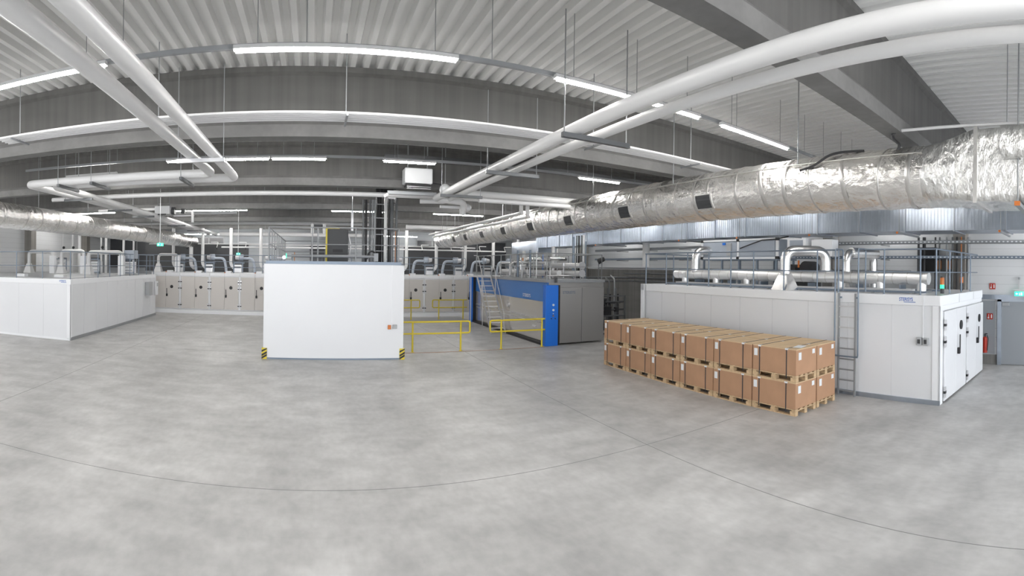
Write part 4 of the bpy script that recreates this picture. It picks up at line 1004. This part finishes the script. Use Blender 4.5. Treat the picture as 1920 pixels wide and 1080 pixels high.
# yellow rails
def yrail(label, x0, x1, Y, posts, z1=1.08, z0=.66, m='yellow', roundleft=False, roundright=False):
    t_ = thing('yellow_guard_rail', label, 'railing', ((x0 + x1) / 2, Y, 0), 0, 'yellow guard rails')
    pts = [(x1, Y, z1), (x0, Y, z1)]
    if roundleft: MB().tube([(x1, Y, z1), (x0, Y, z1), (x0, Y, z0), (x1, Y, z0)], .032, 10, 0, .08).build('rail_loop', m, t_)
    elif roundright: MB().tube([(x0, Y, z1), (x1, Y, z1), (x1, Y, z0), (x0, Y, z0)], .032, 10, 0, .08).build('rail_loop', m, t_)
    for p_ in posts: MB().cyl((p_, Y, 0), (p_, Y, z1), .034, 10).build('post', m, t_); MB().cyl((p_, Y, 0), (p_, Y, .012), .07, 12).build('foot_plate', m, t_)
    return t_
yrail('front yellow guard rail beside the white enclosure, left of the gap', 2.9, 5.75, 17.15, (3.6, 5.4), roundright=True)
yrail('front yellow guard rail right of the gap, fixed to the blue column', 6.55, 8.84, 17.15, (7.0, 8.72), roundleft=True)
yrail('rear yellow guard rail seen right of the enclosure, left of its gap', 2.9, 6.12, 27.3, (3.6, 5.62), 1.14, .7, roundright=True)
yrail('rear yellow guard rail ending at the blue machine', 6.88, 8.95, 27.3, (7.25, 8.72), 1.14, .7, roundleft=True)
tag(MB().box(3.1, 8.9, 26.6, 28.5, 0, .015).build('floor_grating', 'midsteel'), 'dark grating in the floor between rear yellow rails and doors', 'grating')
tag(MB().box(3.1, 8.8, 17.0, 17.03, 0, .006).build('floor_edging', 'copper'), 'thin brownish edging strip on the floor below the front yellow rails', 'edging')

# ------------------------------------------------------------------ pump skid and wall pipes
t = thing('pump_skid', 'dark pump skid with frame, motors and pipes between machine and right chamber', 'pump', (12.7, 19, 0))
for x in (12.25, 13.65):
    for y in (18.4, 19.6): MB().box(x - .03, x + .03, y - .03, y + .03, 0, 1.85).build('frame_post', 'darksteel', t)
for z in (.1, .9, 1.8): MB().box(12.22, 13.68, 18.37, 18.43, z, z + .06).build('frame_beam', 'darksteel', t); MB().box(12.22, 13.68, 19.57, 19.63, z, z + .06).build('frame_beam', 'darksteel', t)
MB().cyl((12.9, 18.8, 1.25), (12.9, 18.8, 1.7), .17, 16).build('motor', 'charcoal', t); MB().cyl((13.2, 19, .35), (13.2, 19, .85), .15, 16).build('motor', 'charcoal', t)
MB().cyl((12.6, 18.8, .3), (12.6, 18.8, .75), .2, 16).build('pump', 'darksteel', t); MB().box(12.5, 12.9, 18.4, 18.6, .95, 1.35).build('control_box', 'black', t)
for i, x in enumerate((12.4, 12.75, 13.1, 13.4)):
    MB().tube([(x, 18.9, .3), (x, 18.9, 2.3 + .1 * i), (x + .2, 19.5, 2.45 + .1 * i)], .035, 10, 0, .1).build('riser_pipe', ('darksteel', 'midsteel')[i % 2], t)
for i in range(9):
    x = 12.3 + .15 * i; MB().cyl((x, 18.5 + .12 * (i % 3), .1), (x, 18.5 + .12 * (i % 3), (2.2, 1.5, 1.9)[i % 3]), (.035, .06, .045)[i % 3], 10).build('riser_pipe', ('darksteel', 'charcoal', 'black')[i % 3], t)
for z in (.55, 1.2, 1.55): MB().cyl((12.25, 18.45, z), (13.6, 18.45, z), .045, 10).build('manifold', 'charcoal', t)
for x, z in ((12.45, 1.55), (12.9, .55), (13.2, 1.2), (13.45, .55)): MB().box(x - .09, x + .09, 18.36, 18.52, z - .09, z + .12).build('valve', 'black', t)
MB().tube([(12.2, 18.7, 1.1), (12.8, 18.7, 1.1), (12.8, 18.7, 1.5), (13.6, 18.7, 1.5)], .05, 10, 0, .1).build('manifold', 'darksteel', t)
MB().cyl((12.8, 18.6, 1.5), (12.8, 18.5, 1.5), .09, 14).build('valve', 'black', t)
t = thing('wall_pipe_pair', 'two dark horizontal pipes running along the concrete wall behind the pump skid', 'pipe', (15.6, 20, 2.6))
MB().tube([(12.2, 20.6, 2.62), (15.9, 20.6, 2.62), (15.9, 14.5, 2.62)], .06, 10, 0, .15).build('pipe', 'darksteel', t); MB().tube([(13.2, 20.4, 1.6), (13.2, 20.4, 2.45), (15.7, 20.4, 2.45), (15.7, 14.5, 2.45)], .05, 10, 0, .15).build('pipe', 'darksteel', t)
MB().tube([(14.2, 19.2, 2.85), (15.8, 19.2, 2.85), (15.8, 15.5, 2.85)], .04, 8, 0, .1).build('pipe', 'darksteel', t)
def tray(label, X, y0, y1, z, wdt=.05, h=.11, m='alu'):
    t_ = thing('cable_tray', label, 'cable tray', (X, y0, z))
    MB().box(X, X + .012, y0, y1, z, z + h).box(X, X + .22, y0, y1, z, z + .01).build('tray', m, t_)
    mb = MB(); y = y0 + .1
    while y < min(y1, 14): mb.box(X - .003, X, y, y + .06, z + .035, z + h - .035); y += .14
    tag(mb.build('perforation', 'paper', t_), kind='stuff')
    y = y0 + .8
    while y < y1: MB().box(X, 16.39, y, y + .04, z - .04, z).build('bracket', 'midsteel', t_) if not 3.8 < y < 5.7 else None; y += 2.5
tray('upper perforated cable tray along the right wall', 15.6, -1.5, 24, 4.05, m='midsteel')
tray('lower perforated cable tray along the right wall', 15.6, -1.5, 24, 3.55, h=.1, m='steel')
wpipe([(15.87, 5.8, 3.12), (15.87, 24, 3.12)], .035, 'thin grey pipe on the right wall below the cable trays', m='midsteel')
# electrical corner behind the right chamber
t = thing('wall_cabinet', 'dark electrical panel with copper coloured coils on the right wall', 'cabinet', (16.2, 5, 3))
MB().box(16.05, 16.38, 4.95, 5.55, 3.12, 3.95).build('casing', 'black', t); MB().box(16.0, 16.05, 4.75, 4.93, 3.2, 3.5).build('coil', 'copper', t); MB().box(16.0, 16.05, 4.4, 4.55, 3.2, 3.5).build('coil', 'copper', t)
MB().box(16.1, 16.38, 3.9, 4.95, 3.12, 3.55).build('casing', 'darksteel', t)
for i, (y, m_, r_) in enumerate(((5.5, 'charcoal', .04), (5.3, 'cable', .06), (4.9, 'cable', .03), (4.75, 'darksteel', .03), (4.5, 'midsteel', .03), (4.3, 'darksteel', .03), (4.15, 'cable', .03), (4.0, 'orange', .022), (3.75, 'midsteel', .06))):
    X = 15.8; t = thing('wall_conduit', 'vertical conduit on the right wall beside the concrete column, %s from the left' % ORD[i], 'conduit', (X, y, 3), 0, 'vertical wall conduits')
    MB().cyl((X, y, 2.0), (X, y, 4.28), r_, 10).build('conduit', m_, t)

# ------------------------------------------------------------------ right wall fittings
d = thing('door_1', None, None, (XR, 2.1, 0)); d['kind'] = 'structure'
M_['doorgrey'] = mat('grey door paint', (0.30, 0.32, 0.34), 0.45)
MB().box(XR - .06, XR, 1.45, 2.72, .02, 2.13).build('door_leaf', 'doorgrey', d)
MB().box(XR - .09, XR, 2.72, 2.86, 0, 2.2).box(XR - .09, XR, 1.3, 1.45, 0, 2.2).box(XR - .09, XR, 1.3, 2.86, 2.13, 2.2).build('door_frame', 'galv', d)
MB().box(XR - .16, XR - .06, 2.45, 2.68, 2.0, 2.09).build('door_closer', 'greyplastic', d)
MB().box(XR - .12, XR - .06, 1.52, 1.56, 1.0, 1.04).cyl((XR - .11, 1.52, 1.02), (XR - .11, 1.66, 1.02), .012, 8).build('door_handle', 'alu', d)
struct('trim_30', MB().box(XR - .1, XR, 1.1, 3.5, 2.2, 2.36), 'galv')
tag(MB().box(XR - .03, XR, 2.95, 3.48, .35, 2.15).build('wall_panel', 'doorgrey'), 'grey wall panel between the right chamber and the grey door', 'panel')
def firesign(label, y, z):
    t_ = thing('fire_sign', label, 'sign', (XR - .04, y, z), 0, 'red fire equipment signs')
    MB().box(XR - .05, XR - .035, y - .1, y + .1, z - .1, z + .1).build('plate', 'red', t_)
    MB().box(XR - .053, XR - .05, y - .075, y - .035, z - .06, z + .055).box(XR - .053, XR - .05, y - .065, y - .045, z + .05, z + .075).build('extinguisher_symbol', 'paper', t_)
    MB().box(XR - .053, XR - .05, y + .02, y + .075, z - .07, z - .02).box(XR - .053, XR - .05, y + .03, y + .05, z - .03, z + .07).build('flame_symbol', 'paper', t_)
firesign('red fire extinguisher sign high on the right wall', 3.04, 2.64)
firesign('red fire extinguisher sign just above the extinguisher', 3.12, 1.62)
t = thing('fire_extinguisher', 'red fire extinguisher standing beside the far corner of the right chamber', 'fire extinguisher', (16.2, 3.25, .4))
MB().cyl((16.2, 3.25, .42), (16.2, 3.25, .88), .08, 18).build('cylinder', 'red', t); MB().ball((16.2, 3.25, .88), .08, 0, 16).build('shoulder', 'red', t)
MB().cyl((16.2, 3.25, .95), (16.2, 3.25, 1.03), .025, 10).build('valve', 'black', t); MB().box(16.19, 16.21, 3.17, 3.27, 1.03, 1.06).build('lever', 'black', t)
MB().tube([(16.2, 3.19, 1.0), (16.15, 3.13, .9), (16.12, 3.16, .5)], .014, 8, 0, .05).build('hose', 'black', t); MB().box(16.28, 16.4, 3.21, 3.29, .5, .9).build('wall_bracket', 'charcoal', t)
def exit_sign(label, c, wdt, h, facing, rods=1, stem_to=None):
    t_ = thing('exit_sign', label, 'sign', tuple(c), 0, None); x, y, z = c
    if facing == 'y':
        MB().box(x - wdt / 2, x + wdt / 2, y, y + .05, z - h / 2, z + h / 2).build('sign_box', 'green', t_)
        a = MB().box(x - wdt * .38, x - wdt * .22, y - .004, y, z - h * .3, z + h * .3)
        a._add([(x - wdt * .22, y - .004, z - h * .3), (x - wdt * .08, y - .004, z), (x - wdt * .22, y - .004, z + h * .3)], [(0, 1, 2)]); a.build('arrow', 'signwhite', t_)
        m_ = MB().box(x + wdt * .15, x + wdt * .36, y - .004, y, z - h * .32, z - h * .2).box(x + wdt * .28, x + wdt * .36, y - .004, y, z - .2 * h, z + h * .32); m_.build('pictogram', 'signwhite', t_)
    else:
        MB().box(x - .05, x, y - wdt / 2, y + wdt / 2, z - h / 2, z + h / 2).build('sign_box', 'green', t_)
        a = MB()._add([(x - .054, y + wdt * .4, z), (x - .054, y + wdt * .22, z - h * .3), (x - .054, y + wdt * .22, z + h * .3)], [(0, 1, 2)])
        a.box(x - .054, x - .05, y + wdt * .1, y + wdt * .22, z - h * .1, z + h * .1); a.build('arrow', 'signwhite', t_)
        MB().box(x - .054, x - .05, y - wdt * .4, y - wdt * .2, z - h * .34, z + h * .34).box(x - .054, x - .05, y - wdt * .12, y - wdt * .02, z - h * .1, z + h * .25).box(x - .054, x - .05, y - wdt * .14, y + .0, z - h * .34, z - h * .16).build('pictogram', 'signwhite', t_)
    if stem_to: MB().cyl((x, y, z + h / 2), (x, y, stem_to), .012, 6).build('hanger_rod', 'alu', t_)
    return t_
p = at(300, 458.5, Y=15.5); exit_sign('green exit sign with arrow hanging before the left round duct', p, .21, .10, 'y', stem_to=ZC)
p = at(446.5, 476, Y=21); exit_sign('small green exit sign hanging over the rear chambers left of the enclosure', p, .17, .09, 'y', stem_to=ZC)
t = exit_sign('green exit sign above the grey door at the right', (XR - .12, 2.12, 2.4), .30, .15, 'x')
MB().box(XR - .16, XR - .1, 1.95, 2.3, 2.5, 2.56).build('mount', 'alu', t); MB().box(XR - .14, XR - .11, 2.1, 2.15, 2.56, 2.92).build('stem', 'alu', t); MB().box(XR - .16, XR, 2.1, 2.15, 2.88, 2.95).build('wall_arm', 'greyplastic', t)

# cables and pipes near the foil duct
wpipe([at(1500, 320, X=7.45), at(1525, 312, X=7.5), at(1555, 290, X=7.6), at(1580, 285, X=7.75), at(1620, 283, X=7.8)], .022, 'black cable curling over the top of the foil duct', 'black_cable', 'cable', .4, cat='cable')
t = thing('service_pipe', 'slim white pipe above the duct plenum ending in a black flexible hose', 'pipe', (7.6, 2.5, 5.9))
a, b = at(1680, 246, X=7.6), at(1860, 233, X=7.6)
MB().tube([a, b, Vector((7.6, -2.5, b.z + .05))], .025, 10, 0, .2).build('pipe', 'pipe', t)
MB().tube([a, at(1673, 252, X=7.6), at(1674, 260, X=7.6), at(1687, 271, X=7.6), at(1684, 281, X=7.6)], .028, 10, 0, .08).build('flexible_hose', 'cable', t)
MB().cyl((7.6, 1.2, at(1782, 238, X=7.6).z), (7.6, 1.2, ZC), .008, 6).build('hanger_rod', 'midsteel', t)
wpipe([(5.2, 4.3, ZC - .35), (12.5, 4.5, ZC - .32)], .02, 'thin grey conduit crossing under the corrugated roof at right', 'roof_conduit', 'midsteel', hang=[(6.5, 4.33, ZC - .35), (9, 4.4, ZC - .34)])
